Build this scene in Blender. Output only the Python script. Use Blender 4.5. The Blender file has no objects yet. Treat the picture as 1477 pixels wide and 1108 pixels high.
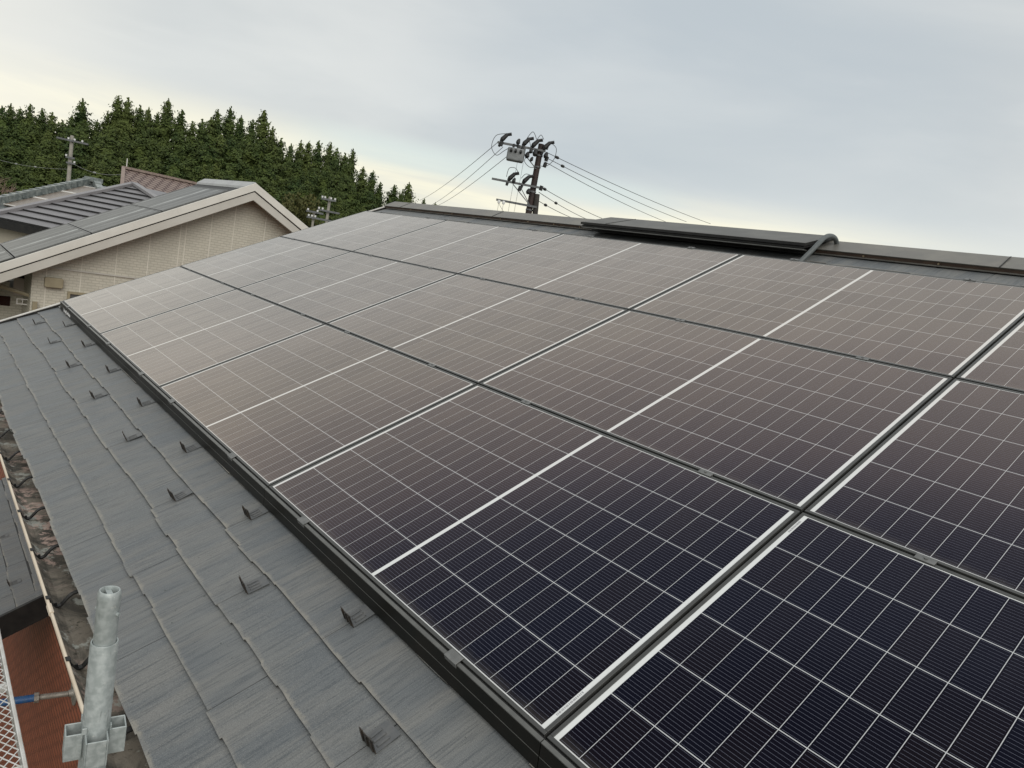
import bpy, bmesh, math, random
from mathutils import Vector, Matrix
R = math.radians
C = bpy.context.scene
COL = C.collection

# ---------------------------------------------------------------- camera
cd = bpy.data.cameras.new("camera"); cam = bpy.data.objects.new("camera", cd); COL.objects.link(cam)
rgt, dwn, fwd = Vector((0.63106922, 0.75411039, 0.18184928)), Vector((0.23498911, 0.03756833, -0.97127171)), Vector((-0.73927786, 0.65567228, -0.15349952))
M4 = Matrix.Identity(4)
for i in range(3):
    M4[i][0], M4[i][1], M4[i][2] = rgt[i], -dwn[i], -fwd[i]
M4.translation = Vector((8.1062494, -1.22311463, 7.0761885))
cam.matrix_world = M4
cd.sensor_width = 36; cd.lens = 25.065; cd.clip_start = 0.05; cd.clip_end = 3000
C.camera = cam
C.view_settings.view_transform = 'Standard'; C.view_settings.look = 'None'
C.view_settings.exposure = 0.22; C.view_settings.gamma = 1.0
C.cycles.use_denoising = True
C.cycles.max_bounces = 6

# ---------------------------------------------------------------- sky and sun (overcast, evening)
SUN_AZ, SUN_EL = 340, 32
W = bpy.data.worlds.new("World"); C.world = W; W.use_nodes = True
nt = W.node_tree; nt.nodes.clear(); L = nt.links.new
def nd(t, **k):
    n = nt.nodes.new(t)
    for a, b in k.items(): setattr(n, a, b)
    return n
def setin(n, i, v):
    if v is None: return
    if hasattr(v, 'links') or isinstance(v, bpy.types.NodeSocket): nt.links.new(v, n.inputs[i])
    else: n.inputs[i].default_value = v
def mth(op, a, b=None, c=None, clamp=False):
    n = nt.nodes.new('ShaderNodeMath'); n.operation = op; n.use_clamp = clamp
    setin(n, 0, a); setin(n, 1, b); setin(n, 2, c)
    return n.outputs[0]
def mapr(v, a, b, c=0., d=1., smooth=True):
    n = nt.nodes.new('ShaderNodeMapRange'); n.interpolation_type = 'SMOOTHSTEP' if smooth else 'LINEAR'
    setin(n, 0, v); n.inputs[1].default_value = a; n.inputs[2].default_value = b; n.inputs[3].default_value = c; n.inputs[4].default_value = d
    return n.outputs[0]
def mixc(f, a, b, mode='MIX'):
    n = nt.nodes.new('ShaderNodeMix'); n.data_type = 'RGBA'; n.blend_type = mode
    setin(n, 0, f)
    for i, v in ((6, a), (7, b)):
        if isinstance(v, tuple): n.inputs[i].default_value = (v[0], v[1], v[2], 1)
        else: nt.links.new(v, n.inputs[i])
    return n.outputs[2]
def noise(vec, scale, detail=4., rough=.55, dist=0., out=0):
    n = nt.nodes.new('ShaderNodeTexNoise'); 
    if vec is not None: nt.links.new(vec, n.inputs['Vector'])
    n.inputs['Scale'].default_value = scale; n.inputs['Detail'].default_value = detail
    n.inputs['Roughness'].default_value = rough; n.inputs['Distortion'].default_value = dist
    return n.outputs[out]
def vmul(vec, s, o=(0, 0, 0)):
    n = nt.nodes.new('ShaderNodeMapping'); nt.links.new(vec, n.inputs[0]); n.inputs['Scale'].default_value = s; n.inputs['Location'].default_value = o
    return n.outputs[0]
def sep(vec):
    n = nt.nodes.new('ShaderNodeSeparateXYZ'); nt.links.new(vec, n.inputs[0]); return n.outputs
def comb(x, y, z):
    n = nt.nodes.new('ShaderNodeCombineXYZ'); setin(n, 0, x); setin(n, 1, y); setin(n, 2, z); return n.outputs[0]
def dot(vec, v):
    n = nt.nodes.new('ShaderNodeVectorMath'); n.operation = 'DOT_PRODUCT'; nt.links.new(vec, n.inputs[0]); n.inputs[1].default_value = v
    return n.outputs['Value']

tc = nd('ShaderNodeTexCoord'); D = tc.outputs['Generated']
sky = nd('ShaderNodeTexSky', sky_type='NISHITA'); sky.sun_disc = False
sky.sun_elevation = R(SUN_EL); sky.sun_rotation = R(90 - SUN_AZ); sky.air_density = 1.2; sky.dust_density = 2.0
bg1 = nd('ShaderNodeBackground'); L(sky.outputs[0], bg1.inputs[0]); bg1.inputs[1].default_value = 0.10
z = sep(D)[2]
Dl = vmul(D, (1.6, 1.6, 5.5), (3.1, 1.7, 0.4))
n1 = noise(Dl, 1.05, 5, .5, .35); n2 = noise(vmul(D, (2.2, 2.2, 9), (1, 5, 2)), 1.5, 6, .6, .6)
cl = mixc(mapr(n1, .32, .68), (.53, .556, .562), (.65, .664, .65))
cl = mixc(mapr(n2, .5, .75, 0, .25), cl, (.72, .73, .71))
# the bluish-grey bank over the ridge, and pale air low on the right
bank = mth('MULTIPLY', mapr(dot(D, Vector((-.60, .77, .20)).normalized()), .90, .995), mapr(n1, .25, .6, 1, .65))
bank = mth('MULTIPLY', bank, mapr(z, .07, .16))
cl = mixc(mth('MULTIPLY', bank, .62), cl, (.425, .487, .535))
low = mapr(z, .20, .02)
right = mapr(dot(D, Vector((-.05, 1, 0))), .70, .95)
cl = mixc(mth('MULTIPLY', mth('MULTIPLY', low, right), .85), cl, (.70, .745, .735))
left = mapr(dot(D, Vector((-.85, .53, 0)).normalized()), .66, .90)
wn = mapr(noise(vmul(D, (1.5, 1.5, 14), (0, 2, 1)), 1.6, 5, .55, .4), .36, .6)
warm = mth('MULTIPLY', mth('MULTIPLY', mapr(z, .155, .085), left), mth('ADD', mth('MULTIPLY', wn, .5), .5))
cl = mixc(warm, cl, (.95, .895, .69))
gap = mth('MULTIPLY', mth('MULTIPLY', mapr(z, .095, .118), mapr(z, .155, .128)), mapr(dot(D, Vector((-.80, .60, .12)).normalized()), .955, .992))
cl = mixc(mth('MULTIPLY', gap, .5), cl, (.60, .71, .71))
glow = mth('MULTIPLY', mapr(dot(D, Vector((-.95, -.12, .27)).normalized()), .80, .985), .13)
cl = mixc(glow, cl, (.84, .82, .74))
glow2 = mth('MULTIPLY', mapr(dot(D, Vector((-.965, -.13, .20)).normalized()), .93, .995), .40)
cl = mixc(glow2, cl, (.98, .93, .82))
cl = mixc(mapr(z, .5, .95, 0, .6), cl, (.80, .82, .84))
cl = mixc(mapr(z, 0.0, -.05), cl, (.25, .25, .23))
bg2 = nd('ShaderNodeBackground'); L(cl, bg2.inputs[0]); bg2.inputs[1].default_value = 1.0
mx = nd('ShaderNodeMixShader'); mx.inputs[0].default_value = .92
L(bg1.outputs[0], mx.inputs[1]); L(bg2.outputs[0], mx.inputs[2])
wo = nd('ShaderNodeOutputWorld'); L(mx.outputs[0], wo.inputs[0])

sd = bpy.data.lights.new("sun", 'SUN'); sd.energy = 1.35; sd.angle = R(45); sd.color = (1, .97, .92)
so = bpy.data.objects.new("sun", sd); COL.objects.link(so)
dv = Vector((math.cos(R(SUN_EL)) * math.cos(R(SUN_AZ)), math.cos(R(SUN_EL)) * math.sin(R(SUN_AZ)), math.sin(R(SUN_EL))))
so.rotation_euler = (-dv).to_track_quat('-Z', 'Y').to_euler()

# ---------------------------------------------------------------- material helpers
def newmat(name, color=(.5, .5, .5), rough=.6, metal=0., ior=1.5):
    global nt, L
    m = bpy.data.materials.new(name); m.use_nodes = True; nt = m.node_tree; L = nt.links.new
    b = nt.nodes['Principled BSDF']
    b.inputs['Base Color'].default_value = (*color, 1); b.inputs['Roughness'].default_value = rough
    b.inputs['Metallic'].default_value = metal; b.inputs['IOR'].default_value = ior
    return m, b
def objco(kind='Object'):
    return nd('ShaderNodeTexCoord').outputs[kind]
def bump(b, h, strength=.4, dist=.01):
    n = nt.nodes.new('ShaderNodeBump'); nt.links.new(h, n.inputs['Height'])
    n.inputs['Strength'].default_value = strength; n.inputs['Distance'].default_value = dist
    nt.links.new(n.outputs[0], b.inputs['Normal'])
def worn(name, c1, c2, scale=6., rough=.6, metal=0., stretch=(1, 1, 1), bmp=0., bscale=60, r2=None, lo=.35, hi=.7):
    m, b = newmat(name, c1, rough, metal)
    co = vmul(objco(), stretch)
    n = noise(co, scale, 6, .6, .2)
    nt.links.new(mixc(mapr(n, lo, hi), c1, c2), b.inputs['Base Color'])
    if r2 is not None: nt.links.new(mapr(n, .3, .7, rough, r2), b.inputs['Roughness'])
    if bmp: bump(b, noise(co, bscale, 3), bmp, .004)
    return m

# ---------------------------------------------------------------- mesh helpers
class MB:
    def __init__(s): s.v = []; s.f = []; s.m = []; s.uv = {}
    def add(s, vs, fs, mi=0):
        o = len(s.v); s.v += [tuple(v) for v in vs]
        s.f += [tuple(i + o for i in f) for f in fs]; s.m += [mi] * len(fs)
    def box(s, a, b, mi=0, T=None):
        x0, y0, z0 = a; x1, y1, z1 = b
        vs = [(x0, y0, z0), (x1, y0, z0), (x1, y1, z0), (x0, y1, z0), (x0, y0, z1), (x1, y0, z1), (x1, y1, z1), (x0, y1, z1)]
        if T is not None: vs = [T @ Vector(v) for v in vs]
        s.add(vs, [(3, 2, 1, 0), (4, 5, 6, 7), (0, 1, 5, 4), (1, 2, 6, 5), (2, 3, 7, 6), (3, 0, 4, 7)], mi)
    def prism(s, prof, x0, x1, mi=0, cap=True):       # closed (y,z) outline swept along x
        n = len(prof)
        s.add([(x0, *p) for p in prof] + [(x1, *p) for p in prof],
              [(i, (i + 1) % n, n + (i + 1) % n, n + i) for i in range(n)] + ([tuple(range(n))[::-1], tuple(range(n, 2 * n))] if cap else []), mi)
    def prismy(s, prof, y0, y1, mi=0):                # closed (x,z) outline swept along y
        n = len(prof)
        s.add([(p[0], y0, p[1]) for p in prof] + [(p[0], y1, p[1]) for p in prof],
              [(i, n + i, n + (i + 1) % n, (i + 1) % n) for i in range(n)] + [tuple(range(n)), tuple(range(n, 2 * n))[::-1]], mi)
    def tube(s, pts, r, n=10, mi=0, cap=True):
        pts = [Vector(p) for p in pts]; rs = r if isinstance(r, (list, tuple)) else [r] * len(pts)
        vs = []; up = None
        for i, p in enumerate(pts):
            t = (pts[min(i + 1, len(pts) - 1)] - pts[max(i - 1, 0)]).normalized()
            if up is None: up = Vector((0, 0, 1)) if abs(t.z) < .9 else Vector((1, 0, 0))
            a = t.cross(up).normalized(); b = a.cross(t).normalized(); up = b
            for k in range(n):
                w = 2 * math.pi * k / n
                vs.append(p + rs[i] * (math.cos(w) * a + math.sin(w) * b))
        fs = [(i * n + k, i * n + (k + 1) % n, (i + 1) * n + (k + 1) % n, (i + 1) * n + k) for i in range(len(pts) - 1) for k in range(n)]
        if cap: fs += [tuple(range(n))[::-1], tuple(range((len(pts) - 1) * n, len(pts) * n))]
        s.add(vs, fs, mi)
    def bar(s, p, q, w, h, up=(0, 0, 1), mi=0):        # square bar from p to q
        p, q = Vector(p), Vector(q); t = (q - p).normalized(); a = t.cross(Vector(up)).normalized(); b = a.cross(t)
        vs = [c + sa * a * w / 2 + sb * b * h / 2 for c in (p, q) for sa, sb in ((-1, -1), (1, -1), (1, 1), (-1, 1))]
        s.add(vs, [(0, 1, 2, 3), (7, 6, 5, 4), (0, 4, 5, 1), (1, 5, 6, 2), (2, 6, 7, 3), (3, 7, 4, 0)], mi)
    def build(s, name, mats, parent=None, smooth=False, bevel=0., seg=1, fix=True):
        me = bpy.data.meshes.new(name); me.from_pydata(s.v, [], s.f); 
        mats = mats if isinstance(mats, (list, tuple)) else [mats]
        for m in mats: me.materials.append(m)
        me.polygons.foreach_set('material_index', s.m)
        if smooth: me.polygons.foreach_set('use_smooth', [True] * len(me.polygons))
        if fix:
            bm = bmesh.new(); bm.from_mesh(me); bmesh.ops.recalc_face_normals(bm, faces=bm.faces); bm.to_mesh(me); bm.free()
        me.update()
        o = bpy.data.objects.new(name, me); COL.objects.link(o)
        if parent is not None: o.parent = parent
        if bevel:
            b = o.modifiers.new('bevel', 'BEVEL'); b.width = bevel; b.segments = seg; b.limit_method = 'ANGLE'; b.angle_limit = R(40)
        if smooth:
            try: me.set_sharp_from_angle(angle=R(42))
            except Exception: pass
        return o
def tag(o, label=None, cat=None, group=None, kind=None):
    if label: o['label'] = label
    if cat: o['category'] = cat
    if group: o['group'] = group
    if kind: o['kind'] = kind
    return o
def empty(name, loc=(0, 0, 0), rot=(0, 0, 0), label=None, cat=None, group=None):
    o = bpy.data.objects.new(name, None); COL.objects.link(o); o.empty_display_size = .2
    o.location = loc; o.rotation_euler = rot
    return tag(o, label, cat, group)
def copy_tree(o, parent=None):
    c = o.copy(); COL.objects.link(c)
    if parent is not None: c.parent = parent
    for ch in list(o.children): copy_tree(ch, c)
    return c
TH = R(25.5); CT, ST, TT = math.cos(TH), math.sin(TH), math.tan(TH); Z0 = 6.0
def rw(u, v, n): return Vector((u, v * CT - n * ST, Z0 + v * ST + n * CT))   # a point of the panel plane (along eave, up slope, off slope)

# ================================================================ materials
def slate_mat(name, seed=0., dull=1.):
    m, b = newmat(name, (.15, .16, .17), .62)
    uv = nd('ShaderNodeUVMap').outputs[0]; at = nd('ShaderNodeAttribute'); at.attribute_name = 'tile'
    s = sep(uv); t = at.outputs['Fac']
    co = comb(mth('ADD', s[0], mth('MULTIPLY', t, 37.)), s[1], t)
    grain = noise(vmul(co, (1, .055, 1)), 120, 5, .7, .25)
    streak = noise(vmul(co, (1, .16, 1)), 9, 5, .6, .4)
    patch = noise(objco('Object'), 1.7, 4, .6, .5)
    c = mixc(mapr(streak, .36, .66), (.106, .117, .124), (.178, .176, .165))
    c = mixc(mapr(patch, .4, .7, 0, .55), c, (.165, .168, .160))
    c = mixc(mth('MULTIPLY', mapr(t, 0, 1, -.1, .16), 1.), c, (.20, .20, .19))
    c = mixc(mapr(grain, .45, .68, 0, .6), c, (.045, .054, .062))
    c = mixc(mapr(grain, .40, .30, 0, .22), c, (.24, .245, .235))
    edge = mth('MULTIPLY', mapr(mth('ADD', s[1], mth('MULTIPLY', mth('SUBTRACT', noise(co, 30, 6, .75), .5), .045)), .002, .017, 1, 0), mapr(noise(co, 7, 4), .36, .62, .15, 1))
    c = mixc(mth('MULTIPLY', edge, .62), c, (.30, .275, .225))
    c = mixc(mth('LESS_THAN', s[1], -.0006), c, (.035, .032, .028))  # front cut edge painted near-black to deepen the shadow line under each course
    spots = mapr(noise(co, 55, 2, .5), .735, .76)
    c = mixc(mth('MULTIPLY', spots, .7), c, (.04, .045, .04))
    fine = noise(co, 420, 2, .5)
    c = mixc(mapr(fine, .54, .70, 0, .45), c, (.26, .265, .255)); c = mixc(mapr(fine, .44, .32, 0, .45), c, (.045, .052, .058))
    L(c, b.inputs['Base Color'])
    L(mapr(streak, .3, .7, .44, .66), b.inputs['Roughness'])
    bump(b, mth('ADD', mth('ADD', mth('MULTIPLY', grain, .8), mth('MULTIPLY', streak, .5)), mth('MULTIPLY', fine, .35)), .7, .003)
    return m
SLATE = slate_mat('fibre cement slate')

def cell_mat():
    m, b = newmat('solar cells under glass', (.01, .01, .02), .2)
    o = sep(objco('Object')); x, y = o[0], o[1]
    P, PY = .070625, .18433
    xm = mth('SUBTRACT', mth('ABSOLUTE', mth('SUBTRACT', x, .881)), .008)
    ends = mth('MAXIMUM', mth('LESS_THAN', xm, 0), mth('GREATER_THAN', xm, .8475))
    cx = mth('MULTIPLY', mth('FRACT', mth('DIVIDE', xm, P)), P)
    dx = mth('MINIMUM', cx, mth('SUBTRACT', P, cx))
    ym = mth('SUBTRACT', y, .014)
    out = mth('MAXIMUM', mth('LESS_THAN', ym, 0), mth('GREATER_THAN', ym, 1.106))
    fy = mth('FRACT', mth('DIVIDE', ym, PY)); cy = mth('MULTIPLY', fy, PY)
    dy = mth('MINIMUM', cy, mth('SUBTRACT', PY, cy))
    white = mth('MAXIMUM', mth('MAXIMUM', ends, out), mth('MAXIMUM', mth('LESS_THAN', dx, .00085), mth('LESS_THAN', dy, .0013)))
    bus = mth('LESS_THAN', mth('ABSOLUTE', mth('SUBTRACT', mth('FRACT', mth('MULTIPLY', fy, 16)), .5)), .030)
    bus = mth('MULTIPLY', bus, mth('GREATER_THAN', dx, .0042))
    side = mth('MULTIPLY', mth('GREATER_THAN', x, .881), 50)
    oi = nd('ShaderNodeObjectInfo').outputs['Random']
    wn = nd('ShaderNodeTexWhiteNoise', noise_dimensions='3D')
    L(comb(mth('ADD', mth('FLOOR', mth('DIVIDE', xm, P)), side), mth('FLOOR', mth('DIVIDE', ym, PY)), mth('MULTIPLY', oi, 91)), wn.inputs['Vector'])
    c = mixc(wn.outputs['Value'], (.0026, .0046, .0130), (.0062, .0056, .0100))
    c = mixc(mth('MULTIPLY', oi, .35), c, (.012, .009, .010))
    c = mixc(mth('MULTIPLY', bus, .8), c, (.17, .18, .23))
    c = mixc(white, c, (.50, .51, .51)); c = mixc(mth('MAXIMUM', ends, out), c, (.68, .69, .67))
    dust = mapr(noise(objco('Object'), 3.2, 5, .6, .5), .4, .75)
    c = mixc(mth('MULTIPLY', dust, .005), c, (.5, .47, .42))
    dirt = mth('MULTIPLY', mapr(mth('ADD', y, mth('MULTIPLY', noise(vmul(objco('Object'), (1, .2, 1)), 14, 5, .7), .05)), .03, .075, 1, 0), .10)
    c = mixc(dirt, c, (.30, .27, .22))
    L(c, b.inputs['Base Color'])
    L(mapr(dust, 0, 1, .20, .30), b.inputs['Roughness'])
    b.inputs['Specular IOR Level'].default_value = 0.0
    # textured, anti-reflective cover glass: almost no mirror face-on, a broad soft one at grazing angles
    lw_ = nd('ShaderNodeLayerWeight'); lw_.inputs['Blend'].default_value = .5
    def ramp(v, pts):
        n = nd('ShaderNodeValToRGB'); L(v, n.inputs[0]); cr = n.color_ramp; cr.interpolation = 'CARDINAL'
        while len(cr.elements) < len(pts): cr.elements.new(.5)
        for e, (p_, c_) in zip(cr.elements, pts): e.position = p_
        for e, (p_, c_) in zip(cr.elements, pts): e.color = (c_, c_, c_, 1) if not isinstance(c_, tuple) else (*c_, 1)
        return n.outputs[0]
    fac = ramp(lw_.outputs['Facing'], [(0., .003), (.28, .006), (.44, .064), (.588, .25), (.69, .385), (.81, .55), (1., .95)])
    tint = ramp(lw_.outputs['Facing'], [(0., (.5, .62, 1.)), (.28, (.56, .66, 1.)), (.45, (.96, .79, .80)), (.60, (1., .85, .745)), (.72, (1., .91, .83)), (.84, (1., .96, .91)), (1., (1., 1., .97))])
    g_ = nd('ShaderNodeBsdfGlossy'); L(tint, g_.inputs['Color'])
    cellv = mth('MULTIPLY', mth('SUBTRACT', wn.outputs['Value'], .5), .10)
    fac = mth('MULTIPLY', fac, mth('ADD', 1., cellv))
    L(mapr(dust, 0, 1, .22, .30), g_.inputs['Roughness'])
    ms = nd('ShaderNodeMixShader'); L(fac, ms.inputs[0]); L(b.outputs[0], ms.inputs[1]); L(g_.outputs[0], ms.inputs[2])
    L(ms.outputs[0], nt.nodes['Material Output'].inputs['Surface'])
    return m
CELLS = cell_mat()
ALU = worn('black anodised frame', (.045, .046, .043), (.06, .06, .055), 12, .38, .0)
CLAMP = worn('grey clamp metal', (.12, .122, .117), (.17, .17, .163), 30, .42, .2)
COVERM = worn('black painted cover', (.007, .0075, .006), (.011, .010, .008), 8, .4)
COVERM.node_tree.nodes['Principled BSDF'].inputs['Specular IOR Level'].default_value = .22
COVERLIP = worn('cover lip metal', (.10, .10, .093), (.13, .13, .12), 20, .36, .2)
GUARD = worn('dark brown guard metal', (.03, .028, .025), (.065, .05, .037), 40, .45, .2)
GUARDB = worn('guard plate metal', (.085, .09, .093), (.125, .125, .12), 25, .5)
BLACKM = worn('black metal trim', (.012, .012, .012), (.022, .021, .019), 10, .5)
BLACKM.node_tree.nodes['Principled BSDF'].inputs['Specular IOR Level'].default_value = .25
WHITEM = worn('white edge trim', (.62, .60, .56), (.5, .48, .43), 9, .5)
CAPM = worn('weathered ridge sheet', (.155, .148, .132), (.215, .205, .18), 5, .45, .15, r2=.6)
CAPF = worn('ridge batten brown', (.06, .038, .028), (.10, .065, .042), 14, .6)
SCREW = worn('brass screw', (.5, .38, .22), (.65, .55, .4), 60, .35, .8)
CREAM = worn('cream gutter plastic', (.70, .60, .47), (.58, .48, .36), 5, .45)
GUTIN = None
def gutter_mat():
    m, b = newmat('gutter floor dirt', (.12, .11, .09), .8)
    co = vmul(objco(), (1, 1, 1)); n = noise(co, 5.5, 7, .68, .8); n2 = noise(co, 13, 6, .7, .4); n3 = noise(co, 2.3, 3, .5)
    c = mixc(mapr(n, .40, .60), (.055, .05, .04), (.19, .165, .13))
    c = mixc(mth('MULTIPLY', mapr(n2, .50, .57), mapr(n3, .42, .6)), c, (.42, .31, .26))
    c = mixc(mth('MULTIPLY', mapr(noise(vmul(co, (1, 1, 1), (4, 2, 0)), 9, 6, .7), .56, .62), .8), c, (.36, .37, .33))
    c = mixc(mapr(noise(co, 40, 4, .7), .58, .68, 0, .8), c, (.03, .027, .018))
    L(c, b.inputs['Base Color']); bump(b, n2, .5, .01); return m
GUTIN = gutter_mat()
def brick_mat(name, c1, c2, mortar, scale, bw, rh, mortar_sz=.018, axes='xz', b_str=.5, rough=.7, varn=.0):
    m, b = newmat(name, c1, rough)
    s = sep(objco()); u = s[0] if axes[0] == 'x' else s[1]; v = s[2]
    br = nd('ShaderNodeTexBrick'); L(comb(u, v, 0), br.inputs['Vector'])
    br.inputs['Color1'].default_value = (*c1, 1); br.inputs['Color2'].default_value = (*c2, 1); br.inputs['Mortar'].default_value = (*mortar, 1)
    br.inputs['Scale'].default_value = scale; br.inputs['Brick Width'].default_value = bw; br.inputs['Row Height'].default_value = rh
    br.inputs['Mortar Size'].default_value = mortar_sz; br.inputs['Mortar Smooth'].default_value = .3
    c = br.outputs['Color']
    n = noise(objco(), 2.5, 5, .6)
    L(mixc(mapr(n, .35, .7, 0, .25), c, tuple(q * .6 for q in c1)), b.inputs['Base Color'])
    inv = mth('SUBTRACT', 1., br.outputs['Fac'])
    bump(b, inv, b_str, .01)
    return m
BRICK = brick_mat('brown tile siding', (.36, .108, .055), (.28, .082, .043), (.14, .045, .025), 1, .15, .058, .010, b_str=.6, rough=.5)
GALV = None
def galv_mat():
    m, b = newmat('galvanised steel', (.4, .43, .42), .5, .35)
    co = objco(); n = noise(co, 75, 4, .55, .0); n2 = noise(vmul(co, (3, 3, .35)), 32, 5, .65)
    c = mixc(mapr(n, .36, .64), (.345, .38, .37), (.43, .462, .45))
    c = mixc(mapr(n2, .62, .72, 0, .55), c, (.16, .17, .16))
    c = mixc(mapr(noise(co, 90, 3), .64, .72, 0, .5), c, (.62, .62, .57))
    L(c, b.inputs['Base Color']); L(mapr(n, .3, .7, .38, .62), b.inputs['Roughness']); bump(b, n, .15, .002)
    return m
GALV = galv_mat()
BLUEP = worn('blue paint', (.012, .075, .22), (.04, .10, .2), 30, .45)
RUSTG = worn('dull steel', (.22, .20, .17), (.33, .31, .27), 40, .55, .4)
WHITEP = worn('white painted steel', (.70, .70, .68), (.55, .54, .5), 14, .45)
SOIL = worn('bare ground', (.10, .085, .06), (.075, .08, .05), .12, .95)

# ================================================================ ground
g = MB(); g.add([(-900, -900, 0), (900, -900, 0), (900, 900, 0), (-900, 900, 0)], [(0, 1, 2, 3)])
tag(g.build('ground', SOIL, fix=False), kind='structure')

# ================================================================ the house under the panels
NS = -.08                       # slate plane below the panel plane
V_EAVE, EXP, V_RIDGE = -.775, .1835, 3.955
U0, U1 = -.19, 11.0
house = empty('brick_house', (5, 3, 0), label='house with brown tile siding under the slate roof that carries the solar panels', cat='house')
def hb(mb, name, mats, **k):   # a mesh given in world coordinates, parented to a thing (or one of its parts) whose base is off
    par = k.pop('parent', house); base = k.pop('base', house.location)
    mb.v = [(v[0] - base[0], v[1] - base[1], v[2] - base[2]) for v in mb.v]
    return mb.build(name, mats, par, **k)
yr, zr = rw(0, V_RIDGE, NS)[1:]
ye, ze = rw(0, V_EAVE, NS)[1:]
WY = -.20
YB = 2 * yr - WY
w = MB(); w.box((-2.6, WY, .02), (-.001, 3.0, 4.55)); w.prism([(WY, .02), (WY, 5.52), (yr, zr - .25), (YB, 5.52), (YB, .02)], 0, U1 - .3)
hb(w, 'wall', BRICK)
# slate courses as real overlapping sheets
def slates(mb_rows, u0, u1, nv, place, rnd, step, seed_off, th=.0105, wtile=.91, phase=None):
    vs, fs, uvs, tl = [], [], [], []
    for k, (vk, expo) in enumerate(mb_rows):
        ph = phase[k % len(phase)]
        j = math.floor((u0 - ph) / wtile)
        while ph + j * wtile < u1:
            a, bq = max(ph + j * wtile + .0014, u0), min(ph + (j + 1) * wtile - .0014, u1); j += 1
            if bq - a < .01: continue
            t = rnd.random(); pts = []; u = a; off = rnd.uniform(-.004, .004); lift = rnd.uniform(0, .0008)
            while u < bq - .03:
                pts.append((u, off)); du = rnd.uniform(.07, .2); u2 = min(u + du, bq)
                if bq - u2 < .05: u2 = bq
                off2 = off + rnd.uniform(-.0025, .0025)
                um = (u + u2) / 2
                pts += [(um, (off + off2) / 2 + rnd.uniform(-.0015, .0015)), (u2, off2)]
                off = off2 + (rnd.choice((-1, 1)) * rnd.uniform(.003, .008) if rnd.random() < .62 else 0)
                off = max(-.008, min(.008, off)); u = u2 + .0002
            base = len(vs)
            for (u, o) in pts:
                d0 = vk + o
                for (v, n, e) in ((d0, .0040, -.004), (d0, th + lift, 0.), (vk + .05, th * (1 - .05 / expo) + lift, vk + .05 - d0), (vk + expo + .012, -.0004, expo)):
                    vs.append(place(u, v, nv + n)); uvs.append((u, e)); tl.append(t)
            for i in range(len(pts) - 1):
                for q in range(3):
                    p = base + i * 4 + q; fs.append((p, p + 4, p + 5, p + 1))
            for i in (0, len(pts) - 1):
                p = base + i * 4; fs.append((p, p + 1, p + 2, p + 3))
    return vs, fs, uvs, tl
def slate_obj(name, data, par):
    vs, fs, uvs, tl = data
    mb = MB(); mb.v = [tuple(v) for v in vs]; mb.f = fs; mb.m = [0] * len(fs)
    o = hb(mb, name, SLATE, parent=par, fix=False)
    me = o.data; ul = me.uv_layers.new(name='UVMap')
    for l in me.loops: ul.data[l.index].uv = uvs[l.vertex_index]
    at = me.attributes.new('tile', 'FLOAT', 'POINT')
    for i, t in enumerate(tl): at.data[i].value = t
    return o
rnd = random.Random(11)
rows = [(V_EAVE + EXP * k, EXP) for k in range(26)]
rows = [r for r in rows if r[0] < V_RIDGE - .1]
# joints: alternate courses are half a slate apart, as the snow guards show
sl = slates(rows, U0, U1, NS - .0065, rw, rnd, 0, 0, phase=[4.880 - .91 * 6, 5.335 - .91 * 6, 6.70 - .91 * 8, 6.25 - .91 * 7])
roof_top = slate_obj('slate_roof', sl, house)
dk = MB()                      # deck, fascia boards, back slope
def sec(v, n): return tuple(rw(0, v, n)[1:])
dk.prism([sec(V_EAVE + .075, NS - .0075), sec(V_RIDGE, NS - .0075), (2 * yr - ye, ze - .01), (2 * yr - ye, ze - .12), (yr, zr - .14), (ye + .068, ze - .10)], U0 + .012, U1)
hb(dk, 'roof_deck', BLACKM)
rk = MB()                      # rake flashing at the far gable end
for s in (1, -1):
    def rp(v, n):
        p = rw(0, v, n); return (p[1], p[2]) if s == 1 else (2 * yr - p[1], p[2])
    rk.prism([rp(V_EAVE - .01, NS - .13), rp(V_EAVE - .01, NS + .014), rp(V_RIDGE, NS + .014), rp(V_RIDGE, NS - .13)], U0 - .035, U0 - .004, 0)
    rk.prism([rp(V_EAVE - .02, NS + .0165), rp(V_EAVE - .02, NS + .024), rp(V_RIDGE, NS + .024), rp(V_RIDGE, NS + .0165)], U0 - .062, U0 - .018, 1)
    rk.prism([rp(V_EAVE - .02, NS - .12), rp(V_EAVE - .02, NS + .0145), rp(V_RIDGE, NS + .0145), rp(V_RIDGE, NS - .12)], U0 - .064, U0 - .0365, 1)
hb(rk, 'rake_trim', [BLACKM, WHITEM])
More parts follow.
